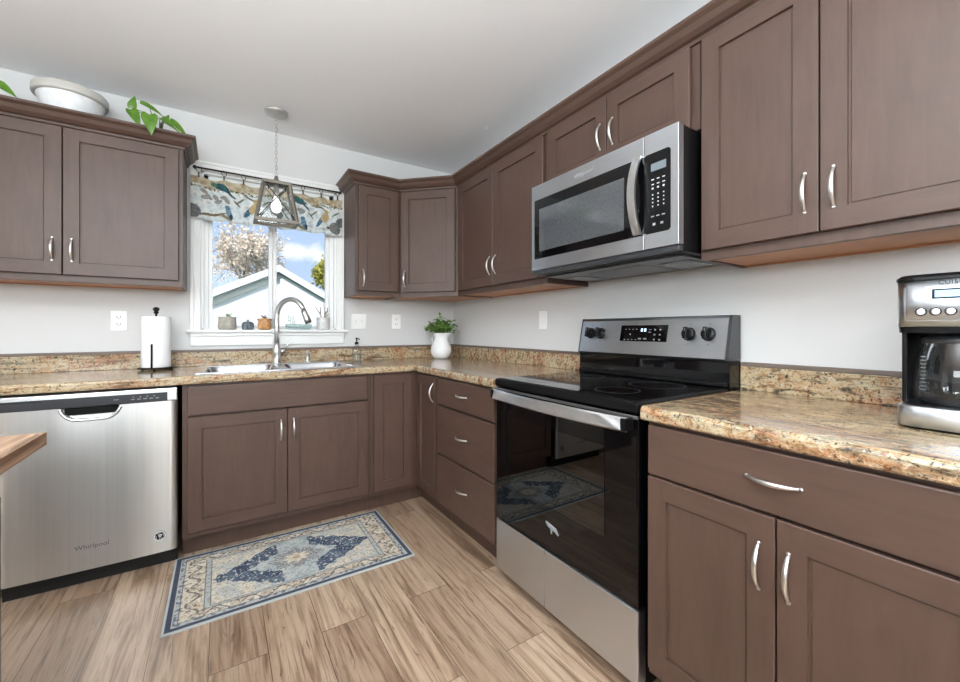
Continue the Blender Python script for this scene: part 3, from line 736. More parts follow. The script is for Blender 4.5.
for r in range(2):
    for c in range(3): m.box(2.228 + .021 * c, 2.238 + .021 * c, b0, b1, 1.674 - .017 * r, 1.6775 - .017 * r)
m.build('function_keys', None, kg); m = MB(FRIGHT); m.mat(M['markw'])
for c in range(3): m.box(2.229 + .021 * c, 2.236 + .021 * c, b0, b1, 1.642, 1.648)
for r in range(4):
    for c in range(3): m.box(2.2305 + .021 * c, 2.235 + .021 * c, b0, b1, 1.620 - .0135 * r, 1.6245 - .0135 * r)
m.build('number_keys', None, kg); m = MB(FRIGHT); m.mat(M['grey'])
for c in range(3): m.box(2.226 + .021 * c, 2.238 + .021 * c, b0, b1, 1.544, 1.548)
for c in range(2): m.box(2.233 + .030 * c, 2.243 + .030 * c, b0, b1, 1.514, 1.522)
m.build('option_keys', None, kg)
m = MB(FRIGHT); P = []
for k in range(21):
    u = k / 20 * 2 - 1; b = MF + .045 - .036 * u * u; w = .0155
    P.append([(2.172 - w, b - .010, 1.634 + u * .142), (2.172 - w, b, 1.634 + u * .142), (2.172 + w, b, 1.634 + u * .142), (2.172 + w, b - .010, 1.634 + u * .142)])
m.loops(P, True, True, False); m.build('handle', M['strap'], dr)
m = MB(FRIGHT); m.text('Whirlpool', .026, 1.905, MF + .0004, 1.806, .0005); m.build('brand_lettering', M['grey'], dr)

# ------------------------------------------------------------------ island
t = thing('kitchen_island', 'island counter with a wood plank top, cut off at the left edge', 'island', (-2.5, -2.5, 0))
m = MB(); m.prism([(-2.029, -1.832), (-2.029, -3.3), (-2.95, -3.3), (-2.95, -1.832)], .893, .921); 
m.build('top', M['island'], t)
m = MB(); m.box(-2.9, -2.090, -3.25, -1.853, .0005, .80, .002); m.box(-2.88, -2.14, -3.23, -1.90, .80, .8925); m.build('cabinet_body', M['cab'], t)

# ------------------------------------------------------------------ rug
def hsh(a, b, s=0): return mnoise.noise(Vector((a, b, s * 7.3)))
NAVY, CREAM, GREYB, PALE, TAN, DK, LB = [Vector(S(*c)[:3]) for c in ((52, 66, 92), (222, 212, 194), (150, 148, 146), (188, 194, 192), (196, 172, 142), (88, 80, 76), (150, 168, 176))]
def mixc(a, b, f): f = max(0, min(1, f)); return a * (1 - f) + b * f
def rugcol(s, t, hs=.507, ht=.300):
    ds, dt = hs - abs(s), ht - abs(t); e = min(ds, dt)
    n = hsh(s * 60, t * 60); n2 = hsh(s * 140, t * 140, 1); n3 = hsh(s * 22, t * 22, 2)
    if e < .007: return PALE * .95
    if e < .026: return mixc(NAVY, DK, .25 + n * .4)
    if e < .030: return mixc(CREAM, GREYB, .3)
    if e < .046: return mixc(PALE, NAVY, .75 if n > .08 else .15)
    if e < .049: return DK
    bs = .150 if ds - .150 < dt - .105 else .105
    inb = min(ds / .150, dt / .105)
    if ds < .128 or dt < .090:
        u = t if (ds / .128 < dt / .090) else s; w = ds if (ds / .128 < dt / .090) else dt
        c = mixc(CREAM, TAN, .3 + n3 * .6)
        wav = math.sin(u * 52) * .022; cen = .088 if w is ds else .068
        if abs(w - cen - wav) < .0045: c = mixc(DK, GREYB, .3)
        fl = (math.cos(u * 52 + 1.5) > .6) and abs(w - cen) < .018
        if fl: c = mixc(TAN, DK, .35 + n * .5) if n2 > -.05 else CREAM
        if n > .28: c = mixc(c, DK, .75)
        elif n2 < -.28: c = mixc(c, NAVY, .55)
        return c
    if ds < .131 or dt < .092: return DK
    if ds < .152 or dt < .102: return mixc(PALE, GREYB, .8 if n > .1 else .2)
    if ds < .155 or dt < .105: return DK
    # field
    c = mixc(PALE, LB, .45 + n3)
    if n2 > .2: c = mixc(c, CREAM, .6)
    if n < -.22: c = mixc(c, GREYB, .7)
    d = abs(s) / .365 + abs(t) / .245
    wob = .05 * math.sin(s * 70) * math.cos(t * 80)
    if abs(s) > .075 and abs(t) < .185 and .56 < d + wob < 1.0:
        c = mixc(NAVY, LB, .1 + n3 * .3)
        if n2 > .40: c = PALE
        elif n > .42: c = CREAM * .9
    elif d + wob >= 1.0:
        c = mixc(CREAM, PALE, .4 + n3)
        if n > .2: c = mixc(c, TAN, .7)
        if n2 < -.22: c = mixc(c, GREYB, .8)
    r = math.hypot(s / 1.35, t)
    th = math.atan2(t, s / 1.35)
    if r < .085 + .012 * math.cos(8 * th): c = mixc(GREYB, DK, .25 + n * .6) if n2 < .18 else PALE
    if r < .040 + .008 * math.cos(8 * th): c = mixc(CREAM, TAN, .35 + n * .8)
    if r < .014: c = TAN * .85
    return c
def grid_pattern(name, nx, ny, pos, colf, mat, thick=None):
    bm = bmesh.new(); vs = []; cols = []
    for j in range(ny + 1):
        for i in range(nx + 1):
            vs.append(bm.verts.new(pos(i / nx, j / ny))); cols.append(colf(i / nx, j / ny))
    for j in range(ny):
        for i in range(nx):
            k = j * (nx + 1) + i; f = bm.faces.new([vs[k], vs[k + 1], vs[k + nx + 2], vs[k + nx + 1]]); f.smooth = True
    if thick:
        W1 = nx + 1
        loop = [i for i in range(nx)] + [nx + j * W1 for j in range(ny)] + [ny * W1 + i for i in range(nx, 0, -1)] + [j * W1 for j in range(ny, 0, -1)]
        low = []
        for k in loop:
            p = vs[k].co.copy() + Vector(thick); low.append(bm.verts.new(p)); cols.append(cols[k])
        for q in range(len(loop)):
            r = (q + 1) % len(loop); bm.faces.new([vs[loop[r]], vs[loop[q]], low[q], low[r]])
        bm.faces.new(low[::-1])
    me = bpy.data.meshes.new(name); bm.to_mesh(me); bm.free()
    at = me.color_attributes.new('pattern', 'FLOAT_COLOR', 'POINT')
    flat = []
    for c in cols: flat += [c[0], c[1], c[2], 1.0]
    at.data.foreach_set('color', flat)
    me.materials.append(mat)
    o = bpy.data.objects.new(name, me); COL.objects.link(o); return o
rug = grid_pattern('rug', 320, 190, lambda u, v: Vector(((u - .5) * 1.014, (v - .5) * .600, .0075 + .0006 * hsh(u * 30, v * 20))), lambda u, v: rugcol((u - .5) * 1.014, (v - .5) * .6), M['rug'], (0, 0, -.0068))
rug.location = (-1.388, -.896, 0.0)
tag(rug, 'blue and cream oriental patterned rug on the floor before the sink', 'rug')

# ------------------------------------------------------------------ valance and rod
t = thing('curtain_rod', 'thin dark curtain rod across the top of the window', 'curtain rod', (-1.405, -.05, 2.15))
m = MB(); m.tube([(-1.838, -.05, 2.152), (-.976, -.05, 2.152)], .0055, 10); m.build('rod', M['curtain'], t)
for x in (-1.842, -.972):
    m = MB(); m.ellipsoid((x, -.05, 2.152), (.011, .011, .011)); m.tube([(x, -.05, 2.150), (x, -.02, 2.150), (x, -.0225, 2.152)], .004, 6); m.build('finial', M['curtain'], t)
RX = [-1.822, -1.69, -1.583, -1.44, -1.335, -1.225, -1.105, -.992]
for x in RX:
    m = MB(); m.tube([(x + .013 * math.sin(q), -.05 + .010 * math.sin(q), 2.140 + .017 * math.cos(q)) for q in [2 * PI * k / 16 for k in range(17)]], .0019, 6); m.build('ring', M['curtain'], t)
BL = []
def el(cx, cz, rx, rz, ang, col, c2=None): BL.append((cx, cz, rx, rz, math.radians(ang), Vector(S(*col)[:3]), Vector(S(*(c2 or col))[:3])))
TEAL, BLUE, NAV2, GRY, YEL, BRN, GRN = (70, 122, 118), (104, 140, 162), (60, 82, 100), (146, 145, 140), (204, 178, 128), (112, 98, 80), (118, 128, 98)
for dx in (-1.0, 0.0):
    o = 0 if dx else .445
    # branch, big teal bird, blossoms
    el(-1.70 + o, 2.052, .052, .020, -32, TEAL, NAV2); el(-1.742 + o, 2.072, .020, .014, -20, GRN, TEAL); el(-1.652 + o, 2.012, .035, .007, -38, NAV2)
    for x, z in ((-1.795, 2.012), (-1.77, 1.985), (-1.79, 1.975), (-1.735, 1.99), (-1.72, 1.962), (-1.69, 1.985), (-1.675, 1.97)): el(x + o, z, .022, .013, random.uniform(-60, 60), GRY, (176, 170, 164))
    # blue bird on a twig
    el(-1.665 + o, 1.895, .016, .034, 8, BLUE, (150, 180, 196)); el(-1.672 + o, 1.926, .014, .013, 0, BLUE); el(-1.652 + o, 1.866, .010, .022, 0, NAV2)
    el(-1.76 + o, 1.872, .085, .008, 10, BRN, (150, 128, 98)); el(-1.68 + o, 1.862, .035, .010, -30, (150, 136, 110))
    # tan and blue wings bird
    el(-1.552 + o, 1.925, .014, .055, -32, NAV2, BLUE); el(-1.522 + o, 1.952, .025, .040, -30, YEL, (222, 196, 150)); el(-1.512 + o, 2.0, .016, .013, 0, YEL)
    el(-1.56 + o, 2.02, .045, .006, -20, BRN); el(-1.50 + o, 1.885, .012, .010, 0, BRN)
    # grey round leaves
    el(-1.858 + o, 1.885, .05, .040, -35, GRY, (112, 116, 116)); el(-1.455 + o, 1.885, .036, .046, 20, GRY, (112, 112, 112)); el(-1.40 + o, 1.932, .050, .036, 0, (128, 136, 132), (104, 112, 108))
    el(-1.60 + o, 1.978, .03, .006, 40, GRN); el(-1.62 + o, 1.96, .03, .005, -50, BRN); el(-1.45 + o, 1.99, .03, .006, 30, GRN)
VX0, VX1, VZ0, VZ1 = -1.864, -.958, 1.834, 2.098
def valcol(u, v):
    x = VX0 + (VX1 - VX0) * u; z = VZ0 + (VZ1 - VZ0) * v
    n = hsh(x * 40, z * 40, 3); n2 = hsh(x * 110, z * 110, 4)
    c = mixc(Vector(S(250, 250, 245)[:3]), Vector(S(226, 236, 238)[:3]), .5 + n)
    hz = 2.045 + .008 * math.sin(x * 40)
    if z > hz: c = mixc(Vector(S(176, 156, 124)[:3]), Vector(S(216, 204, 176)[:3]), .5 + n * 1.4)
    if 2.03 < z < 2.045 + .006 * math.sin(x * 60) and n2 > .05: c = Vector(S(116, 96, 66)[:3])
    sk = hsh(x * 26, z * 26, 8); sk2 = hsh(x * 48, z * 48, 9)
    if abs(sk) < .035 and n > -.1: c = mixc(c, Vector(S(120, 116, 106)[:3]), .35)
    if sk2 > .33: c = mixc(c, Vector(S(160, 158, 146)[:3]), .35)
    for cx, cz, rx, rz, a, c1, c2 in BL:
        ddx, ddz = x - cx, z - cz; p = (ddx * math.cos(a) + ddz * math.sin(a)) / rx; q = (-ddx * math.sin(a) + ddz * math.cos(a)) / rz
        if p * p + q * q < 1: c = mixc(c1, c2, .5 + n2 * 1.6)
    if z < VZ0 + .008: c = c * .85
    return c
def valpos(u, v):
    x = VX0 + (VX1 - VX0) * u; sag = 0
    for a, b in zip(RX, RX[1:]):
        if a <= x <= b: sag = .012 * math.sin(PI * (x - a) / (b - a))
    z = VZ0 + (VZ1 - VZ0) * v - sag * v + .004 * math.sin(u * 31)
    return Vector((x, -.052 + .010 * math.sin(u * 58) * (1 - .55 * v) + .004 * math.sin(u * 23), z))
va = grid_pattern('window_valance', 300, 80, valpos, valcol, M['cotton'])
tag(va, 'bird-print cotton valance hanging from the rod in the window', 'valance')
for x in RX:
    cl = MB(); cl.box(x - .004, x + .004, -.058, -.046, 2.090, 2.124, .002); cl.build('clip', M['curtain'], va)

# ------------------------------------------------------------------ pendant lantern
PX, PY = -1.418, -.30
t = thing('pendant_lantern', 'weathered metal cage lantern hanging on a chain before the window', 'pendant light', (PX, PY, 1.77))
m = MB(); m.lathe((PX, PY, 2.5), [(.066, -.0005), (.066, -.008), (.058, -.017), (.020, -.024), (.012, -.03)], 28, True, True); m.build('ceiling_canopy', M['canopy'], t)
m = MB(); z = 2.475; k = 0
while z > 2.085:
    h = .030; pts = []
    for q in range(13):
        a = 2 * PI * q / 12; u, w = .0075 * math.cos(a), .5 * h * math.sin(a)
        pts.append((PX + u, PY, z - h / 2 + w) if k % 2 else (PX, PY + u, z - h / 2 + w))
    m.tube(pts, .0019, 6); z -= .0235; k += 1
m.build('chain', M['canopy'], t)
TZ, BZ = 2.052, 1.812; TH, BH, KD = .071, .112, .55
m = MB(); m.lathe((PX, PY, TZ), [(.045, .001), (.045, .012), (.015, .022), (.008, .05)], 16, True, True); m.build('top_cap', M['bronze'], t)
m = MB(); w = .0095
def bar(m, p, q, w):
    m.tube([p, q], w * 1.2, 4, up=(1, 1, 0), smooth=False)
cs = [(-1, -KD), (1, -KD), (1, KD), (-1, KD)]
for i in range(4):
    a, b = cs[i], cs[(i + 1) % 4]
    for z, hh in ((TZ, TH), (BZ, BH)):
        p = Vector((PX + a[0] * hh, PY + a[1] * hh, z)); q = Vector((PX + b[0] * hh, PY + b[1] * hh, z))
        d = (q - p).normalized(); m.tube([p - d * .009, q + d * .009], w * 1.3, 4, up=(0, 0, 1) if False else (d.y, -d.x, 1), smooth=False)
    m.tube([(PX + a[0] * TH, PY + a[1] * TH, TZ), (PX + a[0] * BH, PY + a[1] * BH, BZ)], w * 1.1, 4, up=(a[1], -a[0], 0) if False else (1, 0, 0), smooth=False)
m.box(PX - TH, PX + TH, PY - .008, PY + .008, TZ - .004, TZ + .004); m.box(PX - .008, PX + .008, PY - TH * KD, PY + TH * KD, TZ - .004, TZ + .004)
m.build('cage', M['bronze'], t)
m = MB()
for i in range(4):
    a, b = cs[i], cs[(i + 1) % 4]
    P = lambda c, z, hh: Vector((PX + c[0] * hh, PY + c[1] * hh, z))
    m.tube([P(a, TZ, TH), P(b, BZ, BH)], .0026, 6); m.tube([P(b, TZ, TH), P(a, BZ, BH)], .0026, 6)
m.build('cross_bracing', M['iron'], t)
for i in range(4):
    a, b = cs[i], cs[(i + 1) % 4]
    m = MB(); m.f([m.v(p) for p in ((PX + a[0] * TH * .96, PY + a[1] * TH * .96, TZ - .01), (PX + b[0] * TH * .96, PY + b[1] * TH * .96, TZ - .01), (PX + b[0] * BH * .96, PY + b[1] * BH * .96, BZ + .01), (PX + a[0] * BH * .96, PY + a[1] * BH * .96, BZ + .01))])
    m.build('glass_panel', M['clear'], t)
m = MB(); m.lathe((PX, PY, TZ), [(.014, -.004), (.016, -.05), (.020, -.055), (.020, -.075), (.014, -.08)], 16, True, True); so = m.build('socket', M['canopy'], t)
tb = NT('frosted_bulb'); tb.set(color=S(250, 248, 244), rough=.3, emit=(1, .96, .9, 1), estr=1.0); M['bulb'] = tb.m
m = MB(); m.lathe((PX, PY, TZ), [(.012, -.08), (.016, -.10), (.027, -.125), (.030, -.145), (.024, -.168), (.010, -.178)], 18, True, True); m.build('bulb', M['bulb'], so)

# ------------------------------------------------------------------ outlets and switches
def plate(name, label, cat, F, a, z, w, kind):
    h = .116; t = thing(name, label, cat, F(a, 0, z - h / 2))
    m = MB(F); m.box(a - w / 2, a + w / 2, .0004, .006, z - h / 2, z + h / 2, .0025); p = m.build('cover_plate', M['plate'], t)
    if kind == 'outlet':
        for dz in (.02, -.02):
            m = MB(F); m.loops([[(x, .005, y) for x, y, _ in rrect(a - .0165, a + .0165, z + dz - .0145, z + dz + .0145, .008, 0)], [(x, .0075, y) for x, y, _ in rrect(a - .0165, a + .0165, z + dz - .0145, z + dz + .0145, .008, 0)]])
            s = m.build('socket', M['plate'], p)
            m = MB(F); m.box(a - .0085, a - .006, .0075, .0079, z + dz - .003, z + dz + .007); m.box(a + .006, a + .0085, .0075, .0079, z + dz - .003, z + dz + .006); m.box(a - .0022, a + .0022, .0075, .0079, z + dz - .010, z + dz - .0055); m.build('slots', M['black'], s)
    else:
        for da in ((-.023, .023) if kind == 'double' else (0,)):
            m = MB(F); m.box(a + da - .006, a + da + .006, .005, .0075, z - .013, z + .013, .001); m.box(a + da - .004, a + da + .004, .0075, .016, z - .001, z + .009, .001); m.build('toggle', M['white'], p)
    return t
plate('wall_outlet', 'white double outlet on the wall left of the paper towel roll', 'outlet', FBACK, -2.202, 1.198, .072, 'outlet')
plate('light_switch', 'white double toggle switch on the wall just right of the window', 'switch', FBACK, -.822, 1.210, .116, 'double')
plate('wall_outlet', 'white double outlet on the wall above the counter, left of the corner', 'outlet', FBACK, -.525, 1.212, .074, 'outlet')
plate('light_switch', 'white single switch on the right wall left of the stove', 'switch', FRIGHT, 1.175, 1.206, .074, 'single')

# ------------------------------------------------------------------ countertop objects
Z = CZ1
TX, TY = -2.016, -.165
t = thing('paper_towel_holder', 'black wire paper towel holder left of the window', 'paper towel holder', (TX, TY, Z))
m = MB(); m.lathe((TX, TY, Z), [(.083, .010), (.085, .013), (.083, .017)], 28, True, True)
for q in (30, 150, 270): m.lathe((TX + .075 * math.cos(math.radians(q)), TY + .075 * math.sin(math.radians(q)), Z), [(.006, .0005), (.007, .005), (.005, .011)], 8, True, True)
m.build('base', M['iron'], t)
m = MB(); m.tube([(TX, TY, Z + .015), (TX, TY, Z + .335)], .005, 8); m.build('post', M['iron'], t)
m = MB(); m.ellipsoid((TX, TY, Z + .328), (.012, .012, .010)); m.ellipsoid((TX, TY, Z + .346), (.016, .016, .013)); m.build('finial', M['iron'], t)
ax, ay = TX - .012, TY - .076
m = MB(); m.tube([(ax, ay, Z + .014), (ax, ay, Z + .15)], .0045, 8); m.build('arm', M['iron'], t)
m = MB(); m.lathe((TX, TY, Z), [(.022, .0175), (.066, .0175), (.0675, .022), (.0675, .300), (.066, .304), (.022, .304), (.020, .30), (.020, .02)], 36, False, False)
tag(m.build('paper_towel_roll', M['paper']), 'white paper towel roll on the black holder', 'paper towels')

t = thing('soap_bottle', 'clear glass soap bottle with a black pump right of the sink', 'soap bottle', (-.862, -.085, Z))
m = MB(); m.lathe((-.862, -.085, Z), [(.029, .0005), (.032, .006), (.032, .085), (.026, .105), (.012, .115), (.012, .125)], 20, True, True); m.build('bottle', M['clear'], t)
m = MB(); m.lathe((-.862, -.085, Z), [(.027, .004), (.029, .01), (.029, .05), (.027, .05)], 20, True, True); m.build('liquid', M['clear'], t)
m = MB(); m.lathe((-.862, -.085, Z), [(.014, .122), (.014, .138), (.005, .140), (.005, .160), (.009, .161), (.009, .170), (.003, .171)], 14, True, True); m.tube([(-.862, -.085, Z + .165), (-.855, -.115, Z + .163), (-.852, -.125, Z + .156)], .0035, 6); m.build('pump', M['black'], t)

VXc, VYc = -.224, -.203
t = thing('pitcher', 'white ceramic pitcher vase in the counter corner', 'pitcher', (VXc, VYc, Z))
m = MB(); prof = [(.048, .0005), (.058, .006), (.078, .035), (.084, .065), (.078, .100), (.063, .130), (.055, .150), (.054, .168), (.060, .192), (.065, .203), (.061, .203), (.051, .170), (.051, .150)]
m.lathe((VXc, VYc, Z), prof, 32, True, False)
for q in m.bm.verts:
    if q.co.z > Z + .165:
        k = (q.co.z - Z - .165) / .038; d = Vector((q.co.x - VXc, q.co.y - VYc)).normalized()
        a = max(0, d.dot(Vector((.8, -.6)))) ** 6; q.co.x += .8 * .02 * a * k; q.co.y -= .6 * .02 * a * k
m.build('body', M['ceramic'], t)
m = MB(); m.tube([(VXc - .022, VYc + .048, Z + .180), (VXc - .032, VYc + .075, Z + .182), (VXc - .038, VYc + .092, Z + .150), (VXc - .030, VYc + .068, Z + .112)], .007, 8); m.build('handle', M['ceramic'], t)
def leaf(m, base, d, n, L, Wd, fold=.25, droop=.2, heart=True):
    base, d, n = Vector(base), Vector(d).normalized(), Vector(n); s = d.cross(n).normalized(); n = s.cross(d).normalized()
    prof = [(0, .12), (-.06, .62), (.06, .92), (.25, 1.0), (.5, .78), (.75, .42), (1, 0)] if heart else [(0, .1), (.2, .7), (.45, 1), (.75, .7), (1, 0)]
    mid = []; Lr = []; Rr = []
    for u, w in prof:
        c = base + d * (L * max(u, 0)) - n * (droop * L * max(u, 0) ** 2); e = base + d * (L * u) - n * (droop * L * max(u, 0) ** 2)
        mid.append(m.v(c)); off = n * (fold * Wd * w); Lr.append(m.v(e + s * Wd * w + off)); Rr.append(m.v(e - s * Wd * w + off))
    for i in range(len(prof) - 1):
        m.f([mid[i], Lr[i], Lr[i + 1], mid[i + 1]], True); m.f([mid[i + 1], Rr[i + 1], Rr[i], mid[i]], True)
t = thing('leafy_bouquet', 'small-leaved green sprigs standing in the white pitcher', 'plant', (VXc, VYc, Z + .02))
m = MB(); m2 = MB(); rnd = random.Random(3)
for k in range(46):
    q = rnd.uniform(0, 2 * PI); sp = .145 * math.sqrt(rnd.uniform(.02, 1)); h = .215 + (.145 * (1 - (sp / .16) ** 2)) * rnd.uniform(.35, 1)
    tip = Vector((VXc + sp * math.cos(q), VYc + sp * math.sin(q) * .8, Z + h)); bs = Vector((VXc + .018 * math.cos(q), VYc + .018 * math.sin(q), Z + .06)); mid = Vector((VXc + .03 * math.cos(q), VYc + .03 * math.sin(q), Z + .212))
    if tip.x > -.02: tip.x = -.025
    if tip.y > -.03: tip.y = -.035
    m.tube([bs, mid, tip], .0013, 4)
    for j in range(9):
        f = .15 + .85 * j / 8; p = mid.lerp(tip, f); d = Vector((rnd.uniform(-1, 1), rnd.uniform(-1, 1), rnd.uniform(-.3, .8)))
        leaf(m2, p, d, (rnd.uniform(-.4, .4), rnd.uniform(-.8, 0), 1), rnd.uniform(.026, .042), rnd.uniform(.009, .014), .2, .3, False)
for q in m2.bm.verts: q.co.x = min(q.co.x, -.004); q.co.y = min(q.co.y, -.004)
m.build('stems', M['stem'], t); m2.build('leaves', M['leaf2'], t, recalc=False)

# coffee maker
KA0, KA1, KB0, KB1 = 2.829, 3.029, .115, .365
def krect(i, r, z, front=0):
    x0, x1 = KA0 + i, KA1 - i
    return [(a, b, z) for a, b, _ in rrect(x0, x1, KB0 + i, KB1 - i + front, r, 0, 5)]
t = thing('coffee_maker', 'stainless and black drip coffee maker on the right counter', 'coffee maker', FRIGHT((KA0 + KA1) / 2, .24, Z))
m = MB(FRIGHT); m.loops([krect(.004, .03, Z + .0005), krect(.001, .032, Z + .006)], True, True); bs = m.build('foot', M['black'], t)
m = MB(FRIGHT); m.loops([krect(.0, .033, Z + .006), krect(.0, .033, Z + .050), krect(.004, .03, Z + .054)], True, True, True); m.build('base', M['steel_y'], t)
m = MB(FRIGHT); m.lathe(((KA0 + KA1) / 2, .275, Z + .054), [(.072, .0004), (.072, .004), (.066, .005)], 28, True, True); m.build('hot_plate', M['black'], t)
m = MB(FRIGHT); m.box(KA0 + .004, KA1 - .004, KB0 + .004, KB0 + .075, Z + .054, Z + .235, .006); m.box(KA0 + .002, KA0 + .012, KB0 + .07, KB1 - .055, Z + .054, Z + .235, .003); m.box(KA1 - .012, KA1 - .002, KB0 + .07, KB1 - .055, Z + .054, Z + .235, .003); m.build('column', M['black'], t)
m = MB(FRIGHT); m.loops([krect(.003, .03, Z + .222), krect(.002, .03, Z + .236)], True, True); m.build('brew_basket', M['black'], t)
m = MB(FRIGHT); m.loops([krect(.0, .033, Z + .2365), krect(.0, .033, Z + .342)], True, True, True)
for f in m.bm.faces:
    if len(f.verts) > 4: f.smooth = False
hd = m.build('head', M['steel_y'], t)
m = MB(FRIGHT); m.loops([krect(-.002, .034, Z + .3425), krect(-.002, .034, Z + .349), krect(.006, .03, Z + .356)], True, True); m.build('lid', M['black'], t)
bf = KB1
m = MB(FRIGHT); m.loops([[(a, bf - .002, z) for a, z, _ in rrect(2.878, 2.992, Z + .291, Z + .327, .006, 0)], [(a, bf + .002, z) for a, z, _ in rrect(2.878, 2.992, Z + .291, Z + .327, .006, 0)]]); dp = m.build('display_bezel', M['strap'], hd)
m = MB(FRIGHT); m.box(2.890, 2.937, bf + .002, bf + .0026, Z + .2985, Z + .3205, .0003); d2 = m.build('display_frame', M['black'], dp)
m = MB(FRIGHT); m.box(2.8945, 2.9325, bf + .0026, bf + .003, Z + .302, Z + .317); m.build('display_screen', M['bluelcd'], d2)
for k in range(5):
    m = MB(FRIGHT); m.mat(M['black']); m.lathe((2.873 + .0225 * k, bf, Z + .270), [(.0095, -.001), (.0095, .002)], 20, True, True, 'b', False)
    m.mat(M['strap']); m.lathe((2.873 + .0225 * k, bf + .002, Z + .270), [(.0072, 0), (.0072, .0015), (.005, .0022)], 20, True, True, 'b', False); m.build('button', None, hd)
m = MB(FRIGHT); m.text('CUISINART', .0125, 2.9345, bf + .0004, Z + .3345, .0004, spacing=1.15); m.build('brand_lettering', M['darkgrey'], hd)
m = MB(FRIGHT); m.box(KA0 + .018, KA1 - .018, bf, bf + .0004, Z + .2495, Z + .2505); m.box(KA0 + .018, KA0 + .0188, bf, bf + .0004, Z + .25, Z + .325); m.build('panel_groove', M['grey'], hd)
cc = ((KA0 + KA1) / 2 - .006, .277, Z + .0595)
t = thing('glass_carafe', 'glass coffee carafe inside the coffee maker', 'carafe', FRIGHT(*cc))
m = MB(FRIGHT); m.lathe(cc, [(.062, .0005), (.074, .004), (.079, .02), (.080, .06), (.074, .10), (.064, .132), (.060, .146)], 36, True, False); m.build('glass_body', M['clear'], t)
m = MB(FRIGHT); m.lathe(cc, [(.0615, .138), (.064, .140), (.064, .150), (.05, .157)], 36, False, True); m.build('collar', M['darkgrey'], t)
m = MB(FRIGHT)
for k in range(10): m.box(cc[0] - .056, cc[0] - .047, .3355, .3362, cc[2] + .03 + .0085 * k, cc[2] + .032 + .0085 * k)
m.build('level_marks', M['lcd'], t)
m = MB(FRIGHT); m.tube([(cc[0] + .05, cc[1] + .04, cc[2] + .14), (cc[0] + .075, cc[1] + .075, cc[2] + .13), (cc[0] + .078, cc[1] + .08, cc[2] + .06), (cc[0] + .06, cc[1] + .055, cc[2] + .035)], .009, 8); m.build('handle', M['black'], t)

# ------------------------------------------------------------------ window sill pots
SZ = 1.1465
def pot(name, label, x, y, prof, mat, cat='pot', soil=None):
    t = thing(name, label, cat, (x, y, SZ)); m = MB(); m.lathe((x, y, SZ), prof, 28, True, False); m.build('pot_body', mat, t)
    if soil:
        m = MB(); m.lathe((x, y, SZ), [(soil[0], soil[1] - .003), (soil[0], soil[1])], 20, True, True); m.build('soil', M['soil'], t)
    return t
PY0 = -.0
t = pot('potted_succulent', 'grey cylindrical pot with a small succulent, leftmost on the window sill', -1.672, PY0, [(.044, .0005), (.050, .008), (.052, .02), (.050, .07), (.0515, .084), (.047, .084), (.045, .07)], M['potgrey'], 'potted plant', (.045, .076))
m = MB(); rnd = random.Random(5)
for k in range(9): leaf(m, (-1.668, PY0, SZ + .074), (math.cos(k * 2.4), math.sin(k * 2.4), rnd.uniform(.3, 1.6)), (0, -.3, 1), rnd.uniform(.02, .04), .006, .2, -.3, False)
m.tube([(-1.668, PY0, SZ + .074), (-1.66, PY0, SZ + .095), (-1.645, PY0, SZ + .108)], [.004, .004, .003], 6)
m.build('leaves', M['succ'], t, recalc=False)
t = thing('ribbed_pot', 'small slate-blue ribbed pot between the grey pot and orange pot', 'pot', (-1.556, PY0, SZ))
m = MB(); L = []
for r, h in ((.028, .0005), (.033, .006), (.035, .03), (.032, .046), (.028, .047), (.026, .03)):
    L.append([(-1.556 + r * (1 + .05 * math.cos(14 * q)) * math.cos(q), PY0 + r * (1 + .05 * math.cos(14 * q)) * math.sin(q), SZ + h) for q in [2 * PI * k / 84 for k in range(84)]])
m.loops(L, True, True, True); m.build('pot_body', M['potdark'], t)
m = MB(); m.lathe((-1.556, PY0, SZ), [(.028, .0475), (.028, .052), (.008, .056), (.007, .066), (.002, .068)], 20, True, True); m.build('lid', M['potdark'], t)
t = pot('potted_plant', 'round orange-brown pot with a sprouting plant left of the faucet', -1.458, PY0, [(.032, .0005), (.040, .008), (.043, .03), (.040, .052), (.034, .066), (.036, .076), (.032, .076), (.030, .06)], M['potorange'], 'potted plant', (.029, .066))
m = MB()
for k in range(10): leaf(m, (-1.458, PY0, SZ + .066), (math.cos(k * 2.4) * .6, math.sin(k * 2.4) * .6, 1), (0, -1, .3), rnd.uniform(.025, .05), .0045, .2, .2, False)
for dxp in (-.038, .038): m.ellipsoid((-1.458 + dxp, PY0, SZ + .068), (.007, .007, .007), 8, 6)
m.build('leaves', M['twig'], t, recalc=False)
t = thing('glass_dish', 'low teal glass dish with a tiny plant on the sill behind the faucet', 'dish', (-1.245, PY0, SZ))
m = MB(); L = []
for k, h in ((.80, .0005), (.92, .004), (1.0, .040), (.96, .041), (.88, .008)):
    L.append([(-1.245 + .088 * k * math.cos(q), PY0 + .034 * k * math.sin(q), SZ + h) for q in [2 * PI * i / 36 for i in range(36)]])
m.loops(L, True, True, True); m.build('bowl', M['tealglass'], t)
m = MB()
for x, hh in ((-1.315, .10), (-1.30, .085), (-1.285, .095), (-1.275, .06)):
    m.tube([(x + .005, PY0, SZ + .01), (x, PY0, SZ + .05), (x + .006, PY0, SZ + hh)], .0013, 5)
    for k in range(4): leaf(m, (x + .002, PY0, SZ + hh * (.6 + .13 * k)), (math.cos(k * 2.6), math.sin(k * 2.6), .5), (0, -.3, 1), .017, .006, .2, .2, False)
m.build('sprigs', M['succ'], t, recalc=False)
